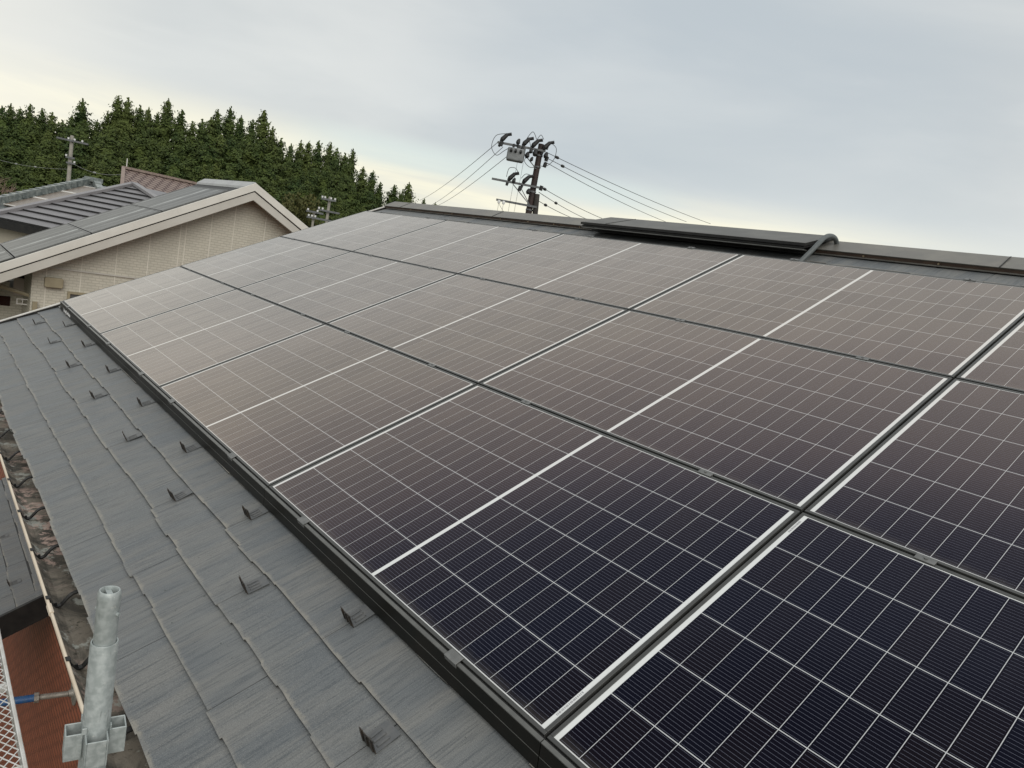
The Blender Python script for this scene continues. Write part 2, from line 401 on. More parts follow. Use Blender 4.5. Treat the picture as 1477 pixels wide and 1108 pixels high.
# ridge cap: sheet on both slopes over a brown batten
rc = MB(); h = []
V_CAP = 3.80
for s in (1, -1):
    def rp(v, n):
        p = rw(0, v, n); return (p[1], p[2]) if s == 1 else (2 * yr - p[1], p[2])
    rc.prism([rp(V_CAP, NS + .031), rp(V_CAP - .004, NS + .038), (yr, zr + .050), (yr, zr + .042)], U0 - .05, U1, 0)
    rc.prism([rp(V_CAP + .004, NS + .001), rp(V_CAP + .004, NS + .0305), rp(V_CAP + .05, NS + .0305), rp(V_CAP + .05, NS + .001)], U0 - .03, U1, 1)
    rc.prism([rp(V_CAP - .006, NS + .004), rp(V_CAP - .006, NS + .010), rp(V_CAP + .003, NS + .010), rp(V_CAP + .003, NS + .004)], U0 - .03, U1, 0)
cap = hb(rc, 'ridge_cap', [CAPM, CAPF])
for u in (.42, 1.30, 2.18, 2.62, 3.0, 3.35, 5.95, 6.4, 6.86, 7.3):
    sm = MB(); p = rw(u, V_CAP + .002, NS + .02); q = rw(u, V_CAP - .004, NS + .02); sm.tube([p, q], .006, 8); hb(sm, 'screw', SCREW, parent=cap)

for u in (.18, 2.05, 6.72, 8.6):
    for s in (1,):
        jm = MB(); a = rw(u, V_CAP - .0055, NS + .0395); bq = rw(u, V_RIDGE, NS + .0405 + .012)
        jm.bar(a, bq, .006, .003); hb(jm, 'cap_seam', BLACKM, parent=cap)
# long flat ridge vent
VU0, VU1 = 3.565, 5.655
rv = MB()
def rp(v, n): p = rw(0, v, n); return (p[1], p[2])
zt = rw(0, 3.62, .052)[2]
y0v = rw(0, 3.62, .052)[1]; y1v = 2 * yr - y0v
zp = rw(0, 3.80, .062)[2]
rv.prism([(y0v, zt - .020), (y0v, zt - .0015), (yr, zp + .0185), (y1v, zt - .0015), (y1v, zt - .020), (yr, zp + .002)], VU0, VU1, 1)
rv.prism([(y0v + .002, zt - .0010), (y0v + .002, zt + .0006), (yr, zp + .0205), (y1v - .002, zt + .0006), (y1v - .002, zt - .0010), (yr, zp + .0190)], VU0 + .002, VU1 - .002, 0)  # top of the black vent, its grazing sky reflection painted in as grey
rv.prism([(y0v + .012, zt - .036), (y0v + .012, zt - .0225), (yr, zp + .001), (y1v - .012, zt - .0225), (y1v - .012, zt - .036), (yr, zp - .01)], VU0 + .012, VU1 - .012, 1)
rv.prism([(y0v + .004, zt - .046), (y0v + .004, zt - .040), (y0v + .05, zt - .040), (y0v + .05, zt - .046)], VU0 + .006, VU1 - .006, 2)
rv.prism([(y0v + .12, zt - .06), (y0v + .12, zt - .037), (yr, zp - .011), (y1v - .12, zt - .037), (y1v - .12, zt - .06), (yr, zr)], VU0 + .03, VU1 - .03, 1)
vent = hb(rv, 'ridge_vent', [worn('vent top with painted sky sheen', (.085, .082, .072), (.12, .115, .10), 4, .5), BLACKM, COVERLIP])
vs_ = MB()
for u in (3.86,):
    vs_.bar((u, y0v - .001, zt + .0015), (u, yr, zp + .0215), .005, .003)
hb(vs_, 'vent_seam', BLACKM, parent=vent)
# gutter
YL = -.757
gt = MB()
x0g, x1g = U0 - .03, U1
zb = 5.487
zb = 5.508
gt.prism([(YL + .008, 5.552), (YL + .034, zb + .012), (YL + .055, zb), (-.60, zb), (-.60, 5.565), (-.604, 5.565), (-.604, zb - .004), (YL + .053, zb - .004), (YL + .030, zb + .008), (YL + .004, 5.549)], x0g, x1g, 0)
gt.prism([(YL + .0285, zb + .006), (YL + .0, 5.548), (YL + .001, 5.558), (YL + .006, 5.5605), (YL + .011, 5.558), (YL + .011, 5.553), (YL + .0035, 5.5515), (YL + .0035, 5.5485), (YL + .0305, zb + .0065), (YL + .0535, zb - .0055), (-.60, zb - .005), (-.60, zb - .010), (YL + .052, zb - .010)], x0g, x1g, 1)
gut = hb(gt, 'gutter', [GUTIN, CREAM], bevel=.002)
bk = None
for i in range(19):
    x = 2.18 + .45 * (i - 5) if False else .30 + .4455 * i
    b_ = MB(); pts = [(-.745, 5.556), (-.742, 5.544), (-.732, 5.528), (-.716, 5.520), (-.704, 5.524), (-.692, 5.540), (-.680, 5.556), (-.668, 5.566), (-.645, 5.572), (-.60, 5.575)]
    for (ya, za), (yb, zb_) in zip(pts[:-1], pts[1:]):
        b_.bar((x, ya, za), (x, yb, zb_), .021, .006, up=(0, 0, 1))
    b_.tube([(x, -.722, 5.519), (x, -.722, 5.536)], .0045, 8)
    b_.box((x - .0125, -.757, 5.5615), (x + .0125, -.742, 5.5635))
    hb(b_, 'gutter_bracket', BLACKM, parent=gut)
for x in (5.28, 1.62):
    j_ = MB(); j_.prism([(YL + .026, zb + .004), (YL - .0028, 5.548), (YL - .0015, 5.5605), (YL + .0055, 5.5632), (YL + .0125, 5.5605), (YL + .0125, 5.557), (YL + .0065, 5.5615), (YL + .0, 5.5585), (YL - .0008, 5.5485), (YL + .0275, zb + .0055)], x - .035, x + .035)
    hb(j_, 'gutter_joint', CREAM, parent=gut)
fz = MB(); fz.box((U0, -.597, 5.36), (U1, -.575, 5.575)); fz.box((U0, -.5745, 5.36), (U1, -.202, 5.372))
hb(fz, 'fascia', [WHITEM])
# lower roof against the side wall
LZ = 4.0; LY = -.42
def lw(u, v, n): return Vector((u, LY + v * CT - n * ST, LZ + v * ST + n * CT))
low = MB(); LX0, LX1 = -.42, 2.26
low.prism([(-.203, lw(0, .2405, -.0075)[2]), tuple(lw(0, -1.20, -.0075)[1:]), tuple(lw(0, -1.20, -.16)[1:]), (-.203, LZ - .06)], LX0, LX1)
lowo = hb(low, 'lower_roof', BLACKM)
rows2 = [(.236 - .142 * (k + 1), .13) for k in range(10)]
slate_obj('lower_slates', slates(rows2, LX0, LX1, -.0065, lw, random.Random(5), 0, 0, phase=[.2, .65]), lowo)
lf = MB(); lf.prism([tuple(lw(0, -1.21, .006)[1:]), tuple(lw(0, .235, .006)[1:]), tuple(lw(0, .235, -.17)[1:]), tuple(lw(0, -1.21, -.17)[1:])], LX1 + .0015, LX1 + .03)
hb(lf, 'lower_rake_trim', BLACKM, parent=lowo)

# ================================================================ solar panels, cover, clamps
PW, PH, GU, GV = 1.762, 1.134, .010, .010
ROT = (TH, 0, 0)
fr = MB(); lip = .0115; hf = .03
for (a, b_) in (((0, 0, -hf), (PW, lip, 0)), ((0, PH - lip, -hf), (PW, PH, 0)), ((0, lip, -hf), (lip, PH - lip, 0)), ((PW - lip, lip, -hf), (PW, PH - lip, 0))):
    fr.box(a, b_)
gl = MB(); gl.add([(lip, lip, -.0018), (PW - lip, lip, -.0018), (PW - lip, PH - lip, -.0018), (lip, PH - lip, -.0018), (lip, lip, -.007), (PW - lip, lip, -.007), (PW - lip, PH - lip, -.007), (lip, PH - lip, -.007)],
                  [(0, 1, 2, 3), (7, 6, 5, 4)])
col_name = ['at the far gable end', 'second from the far gable end', 'in the middle of the row', 'second from the near end', 'cut by the picture edge']
row_name = ['bottom row of the array', 'middle row of the array', 'top row of the array']
proto = empty('solar_panel')
fr.build('frame', ALU, proto, bevel=.0008); gl.build('glass', CELLS, proto, fix=False)
cm = MB()
CL = [.375, 1.39]; CH = .056
panels = {}
for r in range(3):
    for c in range(5):
        p = proto if (r, c) == (0, 0) else copy_tree(proto)
        p.location = rw(c * (PW + GU), r * (PH + GV), 0); p.rotation_euler = ROT
        tag(p, 'solar panel %s, %s' % (col_name[c], row_name[r]), 'solar panel', 'solar panels in three rows on the slate roof')
        panels[r, c] = p
def clamp_mesh():
    m = MB(); m.box((-CH / 2, -.019, .0006), (CH / 2, .007, .0036)); m.box((-CH / 2, -.0068, -.03), (CH / 2, -.0032, .0006)); m.tube([(0, -.005, .0036), (0, -.005, .0075)], .0055, 6); return m
c0 = None
LETTER = worn('white print', (.85, .85, .83), (.8, .8, .78), 10, .6)
for (r, c), p in panels.items():
    if r == 0: continue
    for x in CL:
        x = x + (-.05 if c == 2 else .0)
        if c0 is None: c0 = clamp_mesh().build('clamp', CLAMP, p, bevel=.0005); k = c0
        else: k = c0.copy(); COL.objects.link(k); k.parent = p
        k.location = (x, 0, 0)
        if r == 2:
            e = c0.copy(); COL.objects.link(e); e.parent = p; e.location = (x, PH, 0); e.rotation_euler = (0, 0, math.pi)
# eave cover: one length per panel
CV = -.012
for c in range(5):
    o = empty('eave_cover', rw(c * (PW + GU), 0, 0), ROT, 'black array cover strip %s' % (
        'with small white lettering at the far end' if c == 0 else ['', 'below the second panel from the far end', 'below the middle panel of the bottom row', 'below the second panel from the near end', 'running out of the picture bottom'][c]), 'array cover', 'black covers along the foot of the solar array')
    a, b_ = (0.0 if c else -.012), PW + GU - .003
    m = MB()
    m.prism([(CV - .034, -.0735), (CV - .0072, -.004), (CV - .006, -.0015), (CV - .004, -.004), (CV - .030, -.0735)], a, b_, 0)
    m.prism([(CV - .0078, -.0036), (CV - .0070, -.0008), (CV + .0045, -.0008), (CV + .0045, -.0036)], a, b_, 1)
    m.prism([(CV - .0200, -.0393), (CV - .0216, -.0388), (CV - .0210, -.0375), (CV - .0194, -.0380)], a, b_, 1)
    cov = m.build('cover_strip', [COVERM, COVERLIP], o)
    r_ = MB(); r_.prism([(CV - .002, -.010), (CV - .002, -.006), (CV + .010, -.006), (CV + .010, -.010)], a, b_, 0)
    r_.prism([(.012, -.0745), (.012, -.031), (.035, -.031), (.035, -.0745)], a, b_, 0)
    r_.build('support_rail', BLACKM, o)
    for x in CL:
        x += (-.05 if c == 2 else 0)
        k = MB(); k.box((x - CH / 2, CV - .009, .0004), (x + CH / 2, .0075, .0032)); k.box((x - CH / 2, CV - .0108, -.016), (x + CH / 2, CV - .0081, .0032))
        k.build('clamp', CLAMP, o, bevel=.0005)
    if c == 0:                                   # small white lettering, too small in the photo to read
        t = MB(); yv = 0.
        rl = random.Random(2); x = .20
        for k in range(9):
            wl = rl.uniform(.022, .034)
            lh = .036 if k in (0, 4, 6) else .026
            zb0 = -.062; n_ = yv
            t.box((x, n_, zb0), (x + .007, n_ + .0012, zb0 + lh))
            if k % 3 != 1: t.box((x + .0072, n_, zb0 + .014), (x + wl, n_ + .0012, zb0 + .021))
            if k % 2 == 0: t.box((x + .0072, n_, zb0), (x + wl, n_ + .0012, zb0 + .006))
            if k % 3 != 0: t.box((x + wl - .007, n_, zb0 + .0062), (x + wl, n_ + .0012, zb0 + .0138))
            x += wl + .010
        fa = math.atan2(.0268, .0695)          # the face leans outwards
        t.v = [(v[0], CV - .0348 + (v[2] + .072) * math.sin(fa) + (v[1] - .0004) * math.cos(fa), -.0735 + (v[2] + .072) * math.cos(fa)) for v in t.v]
        t.build('lettering', LETTER, o)
# sticker strips on two white borders
def sticker(p, x, y0, y1):
    m = MB(); rs = random.Random(3); y = y0
    while y < y1:
        h_ = rs.uniform(.0015, .004); m.box((x, y, -.0016), (x + .006, y + h_, -.0013)); y += h_ + rs.uniform(.001, .003)
    m.build('serial_label', INK, p)
INK = worn('grey print', (.28, .28, .29), (.4, .4, .4), 50, .6)
sticker(panels[0, 3], PW - .0225, .06, .15); sticker(panels[0, 4], .0155, 1.02, 1.09)

# ================================================================ snow guards
def guard_proto():
    o = empty('snow_guard', rot=ROT)
    b_ = MB(); b_.box((-.033, .002, 0), (.033, .080, .0016))
    for x in (-.018, .0, .018): b_.prism([(.012, .0017), (.016, .0045), (.05, .0045), (.055, .0017)], x - .0035, x + .0035)
    b_.build('base_plate', GUARDB, o)
    u = MB(); 
    u.box((-.033, -.001, .0), (.033, .0012, .022))
    for x0, x1, hh in ((-.033, -.015, .048), (-.011, .009, .044), (.013, .033, .048)):
        u.box((x0, -.001, .0221), (x1, .0012, hh))
        xm = (x0 + x1) / 2; u.box((xm - .003, -.004, .004), (xm + .003, -.0012, hh - .004))
    u.build('upright', GUARD, o)
    return o
gp = guard_proto(); first = True
GRP = 'snow guards along the slate eave'
ordn = ['nearest the picture bottom', 'second from the near end', 'third from the near end', 'fourth from the near end', 'fifth from the near end', 'sixth from the near end', 'seventh from the near end', 'farthest, by the gable edge', 'last, under the gable edge']
for row, (v, us) in enumerate([(-.124, [6.247 - .913 * k for k in range(7)]), (-.307, [6.71 - .917 * k for k in range(8)])]):
    for k, u in enumerate(us):
        o = gp if first else copy_tree(gp); first = False
        rr = random.Random(k * 7 + row)
        o.location = rw(u, v, NS + .0012); o.rotation_euler = (TH + R(rr.uniform(-2.5, 1.5)), R(rr.uniform(-1, 1)), R(rr.uniform(-6, 6)))
        tag(o, 'snow guard in the row %s, %s' % (['nearer the panels', 'nearer the gutter'][row], ordn[k] if k < len(us) - 1 else 'farthest, by the gable edge'), 'snow guard', GRP)
for k, (u, v) in enumerate([(.96, -.055), (1.40, -.197), (1.87, -.055), (1.90, -.339)]):
    o = copy_tree(gp); o.location = lw(u, v, .0015); o.rotation_euler = ROT
    tag(o, 'small snow guard on the lower roof beyond the gutter, %s' % ['farthest along it', 'middle one', 'close to the gutter lip', 'nearest its near end'][k], 'snow guard', 'snow guards on the lower roof')

# ================================================================ conduit over the ridge
cpts = [rw(5.68, 3.36, -.066), rw(5.705, 3.45, -.03), rw(5.725, 3.55, .015), rw(5.73, 3.65, .048), rw(5.715, 3.74, .056), rw(5.71, 3.81, .050), rw(5.71, 3.87, .026), rw(5.705, 3.915, -.012), rw(5.70, 3.935, -.05)]
def spline(P, n=6):
    P = [Vector(p) for p in P]; Q = [P[0]] + P + [P[-1]]; out = []
    for i in range(1, len(Q) - 2):
        for k in range(n):
            t = k / n; a, b_, c, d = Q[i - 1:i + 3]
            out.append(.5 * ((2 * b_) + (c - a) * t + (2 * a - 5 * b_ + 4 * c - d) * t * t + (3 * b_ - a - 3 * c + d) * t ** 3))
    out.append(P[-1]); return out
cc = MB(); cc.tube(spline(cpts), .016, 12)
HOSE = worn('grey conduit', (.075, .085, .085), (.10, .11, .108), 20, .5)
tag(cc.build('conduit', HOSE, smooth=True), 'dark grey cable conduit bending over the roof ridge beside the vent', 'conduit')

# ================================================================ scaffold
SX, SY = 6.705, -.894
post = empty('scaffold_post', (SX, SY, 0), label='galvanised steel scaffold post rising in front of the gutter', cat='scaffold post')
def lathe(mb, prof, n=28, mi=0):
    vs = []
    for (r, z_) in prof:
        for k in range(n):
            w_ = 2 * math.pi * k / n; vs.append((r * math.cos(w_), r * math.sin(w_), z_))
    fs = [(i * n + k, i * n + (k + 1) % n, (i + 1) * n + (k + 1) % n, (i + 1) * n + k) for i in range(len(prof) - 1) for k in range(n)]
    mb.add(vs, fs, mi)
m = MB(); lathe(m, [(.0245, .02), (.0245, 6.236), (.0236, 6.238), (.0215, 6.238), (.0215, 5.9)]); m.build('lower_tube', GALV, post, smooth=True)
m = MB(); lathe(m, [(.0203, 5.95), (.0203, 6.322), (.0208, 6.330), (.0200, 6.340), (.0178, 6.3445), (.0160, 6.3445), (.0150, 6.341), (.0150, 6.31), (.0, 6.31)]); m.build('upper_tube', GALV, post, smooth=True)
m = MB(); m.box((-.0145, -.005, 6.3105), (.0145, .005, 6.339)); 
for s in (1, -1): m.tube([(.0205 * s * .80, .0205 * s * .6, 6.300), (.026 * s * .80, .026 * s * .6, 6.300)], .004, 8)
m.build('locking_pin', GALV, post)
va = math.atan2(.655, -.739) + math.pi
for k in range(4):
    a = va + R(34) + k * math.pi / 2; T = Matrix.Translation((0, 0, 0)) @ Matrix.Rotation(a, 4, 'Z')
    m = MB(); t_ = .0028; ww = .0195; pr_ = .030; zb0, zt0 = 6.000, 6.056
    m.box((.0225, -ww, zb0), (.0225 + pr_, -ww + t_, zt0), T=T); m.box((.0225, ww - t_, zb0), (.0225 + pr_, ww, zt0), T=T)
    m.box((.0225 + pr_ - t_, -ww + t_ + .0001, zb0), (.0225 + pr_, ww - t_ - .0001, zt0), T=T)
    m.box((.0225, -ww - .006, zt0 + .0002), (.0252, -ww + t_, zt0 + .014), T=T)
    m.build('wedge_pocket', GALV, post, bevel=.0012, seg=2)
jack = empty('wall_jack', (3.10, -.208, 3.73), label='blue and grey screw jack bracing the scaffold against the brown wall', cat='wall jack')
m = MB(); m.tube([(0, .006, 0), (0, -.002, 0)], .085, 20); m.tube([(0, -.002, 0), (0, -.03, 0)], [.03, .02], 16); m.build('foot_plate', RUSTG, jack)
m = MB(); m.tube([(0, -.03, 0), (-.03, -.20, .0)], .0185, 14); m.build('screw_rod', RUSTG, jack, smooth=True)
m = MB(); m.tube([(-.030, -.195, 0), (-.033, -.222, 0)], .034, 8); m.build('nut', RUSTG, jack)
m = MB(); m.tube([(-.033, -.222, 0), (-.10, -.72, .0)], .0243, 16); m.build('blue_tube', BLUEP, jack, smooth=True)
PZ = 5.2
plank = empty('scaffold_plank', (4.9, -1.06, PZ), label='white scaffold plank of expanded metal mesh at the lower left', cat='scaffold plank')
px0, px1, py0, py1 = -1.1, 1.1, -.24, .222
m = MB()
for (a, b_) in (((px0, py1 - .012, -.045), (px1, py1, .004)), ((px0, py0, -.045), (px1, py0 + .012, .004)), ((px0, py0 + .012, -.045), (px0 + .012, py1 - .012, .003)), ((px1 - .012, py0 + .012, -.045), (px1, py1 - .012, .003))): m.box(a, b_)
m.build('frame', WHITEP, plank, bevel=.002)
m = MB(); dxm, dym = .046, .0155
ny = int((py1 - py0 - .024) / dym)
for j in range(ny):
    yb = py0 + .012 + j * dym; x = px0 + .012; s = j % 2; k = 0
    while x < px1 - .02:
        ya_, yb_ = (yb, yb + dym) if (k + s) % 2 == 0 else (yb + dym, yb)
        m.bar((x, ya_, -.001), (x + dxm / 2, yb_, .0005), .0032, .0022); x += dxm / 2; k += 1
m.build('mesh_deck', WHITEP, plank)
m = MB(); m.tube([(px0 + .01, .13, -.035), (px1 - .01, .13, -.035)], .013, 12)
for x in (-.75, -.25, .25, .75): m.box((x - .012, py0 + .0125, -.03), (x + .012, py1 - .0125, -.004))
m.build('under_bar', WHITEP, plank)

# ================================================================ neighbour house with the beige gable
SIDING = brick_mat('beige tile siding', (.50, .475, .395), (.54, .51, .425), (.42, .395, .325), 1, .10, .042, .006, axes='yz', b_str=.45, rough=.7)
SIDJ = worn('siding joint sealant', (.62, .59, .51), (.57, .54, .46), 6, .7)
BARGE = worn('cream bargeboard', (.64, .62, .56), (.57, .55, .495), 2.2, .5)
SOFF = worn('grey beige fascia', (.50, .48, .43), (.45, .43, .38), 2.5, .55)
DARKG = worn('dark window glass', (.006, .007, .008), (.012, .012, .012), 3, .12)
TAN = worn('tan downpipe', (.30, .26, .17), (.25, .215, .14), 8, .5)
PALEW = worn('pale plaster', (.56, .50, .45), (.5, .45, .4), 4, .7)
YP, ZP, SL = 3.24, 7.73, .547
nb = empty('gabled_house', (-5.6, 3.2, 0), label='beige tile-clad house with a cream gable and dark solar panels on its roof', cat='house')
B0 = nb.location
def nz(y, off=0.): return ZP - SL * abs(y - YP) + off
YL0, YR0 = -.75, 7.23
XW = -4.55
w = MB(); w.prismy([(XW, .01)] and [(0, 0)], 0, 0) if False else None
w.prism([(.28, .02), (.28, nz(.28) - .22), (YP, ZP - .22), (6.2, nz(6.2) - .22), (6.2, .02)], -7.0, XW)
hb(w, 'wall', SIDING, parent=nb, base=B0)
js = MB()
for y, dbl in ((.455, 0), (.90, 0), (1.36, 0), (1.81, 0), (2.25, 1), (2.72, 0), (3.09, 0), (3.62, 0), (4.08, 0)):
    for q in ((0, .085) if dbl else (0,)):
        js.box((XW + .0005, y + q - .007, .3), (XW + .004, y + q + .007, nz(y) - .30))
hb(js, 'siding_joint', SIDJ, parent=nb, base=B0)
fl = MB(); fl.box((XW + .0045, .26, 5.865), (XW + .022, 6.1, 5.885)); hb(fl, 'flashing_strip', SOFF, parent=nb, base=B0)
ro = MB()
def gprof(o1, o2, yl, yr_): return [(yl, nz(yl, o1)), (YP, ZP + o1), (yr_, nz(yr_, o1)), (yr_, nz(yr_, o2)), (YP, ZP + o2), (yl, nz(yl, o2))]
ro.prism(gprof(-.05, -.20, YL0, YR0), -6.95, -4.225)
rof = hb(ro, 'roof', BLACKM, parent=nb, base=B0)
rg = MB(); rg.prism([(YP - .14, nz(YP - .14, -.045)), (YP - .13, nz(YP - .13, -.01)), (YP, ZP + .015), (YP + .13, nz(YP + .13, -.01)), (YP + .14, nz(YP + .14, -.045))], -6.95, -4.226); hb(rg, 'ridge_cap', worn('light ridge sheet', (.36, .37, .36), (.3, .3, .3), 4, .4), parent=rof, base=B0)
bb = MB(); bb.prism(gprof(0, -.130, YL0 - .05, YR0 + .05), -4.224, -4.195); hb(bb, 'bargeboard', BARGE, parent=nb, base=B0, bevel=.004)
b1 = MB(); b1.prism(gprof(-.1302, -.150, YL0 - .03, YR0 + .03), -4.26, -4.222); hb(b1, 'barge_gap', BLACKM, parent=nb, base=B0)
b2 = MB(); b2.prism(gprof(-.1502, -.285, YL0, YR0), -4.27, -4.212); hb(b2, 'fascia', SOFF, parent=nb, base=B0, bevel=.004)
b3 = MB(); b3.prism(gprof(-.2002, -.2160, YL0, YR0), -4.548, -4.2702); hb(b3, 'soffit', SOFF, parent=nb, base=B0)
# vent hood, window, recess on the left
vh = MB(); vh.prism([(.43, 5.60), (.43, 5.715), (.445, 5.735), (.655, 5.735), (.67, 5.715), (.67, 5.60), (.655, 5.585), (.445, 5.585)], XW + .001, XW + .085)
hb(vh, 'vent_hood', TAN, parent=nb, base=B0, bevel=.012, seg=2)
wf = MB()
for a, c in (((.74, 4.4), (.775, 5.55)), ((1.6, 4.4), (1.635, 5.55)), ((.7752, 5.515), (1.5998, 5.55)), ((.7752, 4.4), (1.5998, 4.435))): wf.box((XW + .001, a[0], a[1]), (XW + .045, c[0], c[1]))
win = hb(wf, 'window', TAN, parent=nb, base=B0)
wp = MB(); wp.box((XW + .002, .776, 4.436), (XW + .018, 1.599, 5.514)); hb(wp, 'pane', worn('grey glass', (.10, .105, .10), (.13, .13, .12), 2, .15), parent=win, base=B0)
rc = MB(); rc.box((-6.9, -.75, .02), (-5.40, .2795, 5.40)); rc.box((-6.9, -.75, 5.4002), (-5.40, .10, 5.5)); hb(rc, 'recess_wall', SIDING, parent=nb, base=B0)
rd = MB(); rd.box((-5.3985, .02, 5.60), (-5.38, .40, 5.66)); rd = MB(); rd.box((-5.3985, -.75, 5.575), (-5.385, .279, 5.66)); hb(rd, 'dark_opening', DARKG, parent=nb, base=B0)
rd = MB(); rd.box((-5.3985, -.75, 5.12), (-5.385, .12, 5.27)); hb(rd, 'dark_opening', DARKG, parent=nb, base=B0)
pw = MB(); pw.box((-5.3985, .145, 5.30), (-5.36, .279, 5.572)); hb(pw, 'pale_panel', PALEW, parent=nb, base=B0)
fr_ = MB()
for a, c in (((.12, 5.14), (.135, 5.23)), ((.265, 5.14), (.2785, 5.23)), ((.1352, 5.215), (.2648, 5.23)), ((.1352, 5.14), (.2648, 5.155)), ((.19, 5.1552), (.2, 5.2148))): fr_.box((-4.86, a[0] + .02, a[1] + .10), (-4.82, c[0] + .02, c[1] + .10))
hb(fr_, 'pipe_bracket', WHITEM, parent=nb, base=B0)
dp = MB(); dp.tube([(-4.75, -.75, 5.56), (-4.75, -.08, 5.50), (-4.75, .30, 5.395), (-4.70, .335, 5.37), (-4.58, .36, 5.34)], .03, 8); dp.box((-4.546, .305, .02), (-4.49, .365, 5.345))
hb(dp, 'downpipe', TAN, parent=nb, base=B0)
# panels lying on the left slope
def stripes_mat():
    m, b = newmat('striped solar glass', (.02, .02, .02), .3); b.inputs['Specular IOR Level'].default_value = .22
    s = sep(objco()); n = noise(comb(s[0], mth('MULTIPLY', s[1], .04), 0), 7, 4, .65)
    n3 = noise(comb(s[0], mth('MULTIPLY', s[1], .25), 3), 3.5, 4, .6)
    c = mixc(mapr(n, .42, .60), (.010, .011, .010), (.10, .105, .10)); c = mixc(mth('MULTIPLY', mapr(n3, .52, .64), mapr(n, .5, .6)), c, (.42, .44, .42))
    L(c, b.inputs['Base Color']); b.inputs['IOR'].default_value = 1.45; return m
STRIPE = stripes_mat()
ang = math.atan(SL); seams = [-.72, .05, .98, 1.92, 2.90]
nm = ['lowest, cut by the picture edge', 'second from the eave', 'third from the eave', 'topmost, just below the ridge']
for i in range(4):
    y0_, y1_ = seams[i] + .008, seams[i + 1] - .008; Lp = (y1_ - y0_) / math.cos(ang)
    o = empty('roof_solar_panel', (-6.55, y0_, nz(y0_, -.045)), (ang, 0, 0), 'striped dark solar panel on the beige house roof, ' + nm[i], 'solar panel', 'solar panels on the beige house')
    g_ = MB(); g_.box((.02, .02, .0), (2.12, Lp - .02, .038)); g_.build('glass', STRIPE, o)
    f_ = MB()
    for a, c in (((0, 0, 0), (2.14, .0195, .041)), ((0, Lp - .0195, 0), (2.14, Lp, .041)), ((0, .0197, 0), (.0195, Lp - .0197, .041)), ((2.1205, .0197, 0), (2.14, Lp - .0197, .041))): f_.box(a, c)
    f_.build('frame', CLAMP if i else ALU, o)

# ================================================================ houses farther back
def ribs_mat(name, c1, c2, per, axis, duty=.2, rough=.45):
    m, b = newmat(name, c1, rough); s = sep(objco())
    f = mth('FRACT', mth('MULTIPLY', s[axis], 1 / per)); ln = mth('LESS_THAN', f, duty)
    n = noise(objco(), 1.5, 4); c = mixc(mapr(n, .35, .7), c1, tuple(q * .75 for q in c1))
    L(mixc(ln, c, c2), b.inputs['Base Color']); return m
PLAST = worn('cream plaster wall', (.46, .42, .34), (.4, .37, .3), .8, .8)
METR = worn('grey metal roofing', (.17, .165, .17), (.21, .20, .205), 1.2, .45, .1)
METC = worn('grey hip cap metal', (.21, .20, .205), (.25, .24, .24), 2, .45, .1)
TILED = worn('dark glazed tiles', (.085, .095, .095), (.14, .155, .15), 3, .35)
TILEC = worn('tile ridge', (.13, .15, .145), (.28, .30, .28), 7, .38)
def P3(*a): return Vector(a)
# (a) grey stepped metal hip roof
E1, E2, AP = P3(-12.57, .39, 6.1), P3(-11.15, 1.23, 6.1), P3(-14.87, 3.72, 7.48)
d = (E2 - E1).normalized(); nrm = P3(-d.y, d.x, 0)          # nrm points away from us
El, Er = E1 - d * 3.3, E1 + d * 3.1
mh = empty('metal_roof_house', (-13.2, 2.4, 0), label='house under a dark grey stepped metal hip roof left of the beige gable', cat='house')
B1 = mh.location
s_ap = (AP - E1).dot(d); dep = (AP - E1 - d * s_ap).dot(nrm)
El = E1 - d * .12; Er = P3(-5.81, 4.40, 6.1); 
hipL0, hipR0 = El, Er
N = 11
def ap_at(t, base): return base + (AP - base) * t
XMAX = -7.6                              # the rest of this face runs down behind the beige house
def clip(p, q):
    return q if q.x <= XMAX else p + (q - p) * ((XMAX - p.x) / (q.x - p.x))
m_ = MB()
for k in range(N):                       # each course is a tilted sheet with a small drop at its foot
    t0, t1 = k / N, (k + 1) / N
    a, e = ap_at(t0, El), ap_at(t1, El); b_, c = clip(a, ap_at(t0, Er)), clip(e, ap_at(t1, Er))
    up = P3(0, 0, .045)
    m_.add([a, b_, b_ + up, a + up], [(0, 1, 2, 3)], 1); m_.add([a + up, b_ + up, c + P3(0, 0, .002), e + P3(0, 0, .002)], [(0, 1, 2, 3)], 0)
HE = clip(AP, Er)
bkL, bkR, AP2 = El + nrm * 6.5, HE + nrm * 2.5, AP + nrm * 1.2
m_.add([El, AP, AP2, bkL], [(0, 1, 2, 3)]); m_.add([HE, AP, AP2, bkR - P3(0, 0, .6)], [(3, 2, 1, 0)]); m_.add([bkL, AP2, bkR - P3(0, 0, .6)], [(0, 1, 2)])
rfa = hb(m_, 'roof', [METR, BLACKM], parent=mh, base=B1, fix=False)
cpm = MB()
for q in (El, HE): cpm.bar(q + P3(0, 0, .06), AP + P3(0, 0, .07), .17, .07)
hb(cpm, 'hip_cap', METC, parent=rfa, base=B1)
Er = clip(El, Er)
ev = MB(); ev.bar(El + P3(0, 0, -.10), Er + P3(0, 0, -.10), .10, .19); ev.bar(El + P3(0, 0, -.10) + nrm * .06, bkL + P3(0, 0, -.10), .1, .19); hb(ev, 'eave_gutter', BLACKM, parent=mh, base=B1)
wl = MB(); q0, q1 = El + d * .5 + nrm * .45, El + (Er - El) * .86 + nrm * .45
q2, q3 = q1 + nrm * 4.6, q0 + nrm * 4.6
zt_ = 5.98
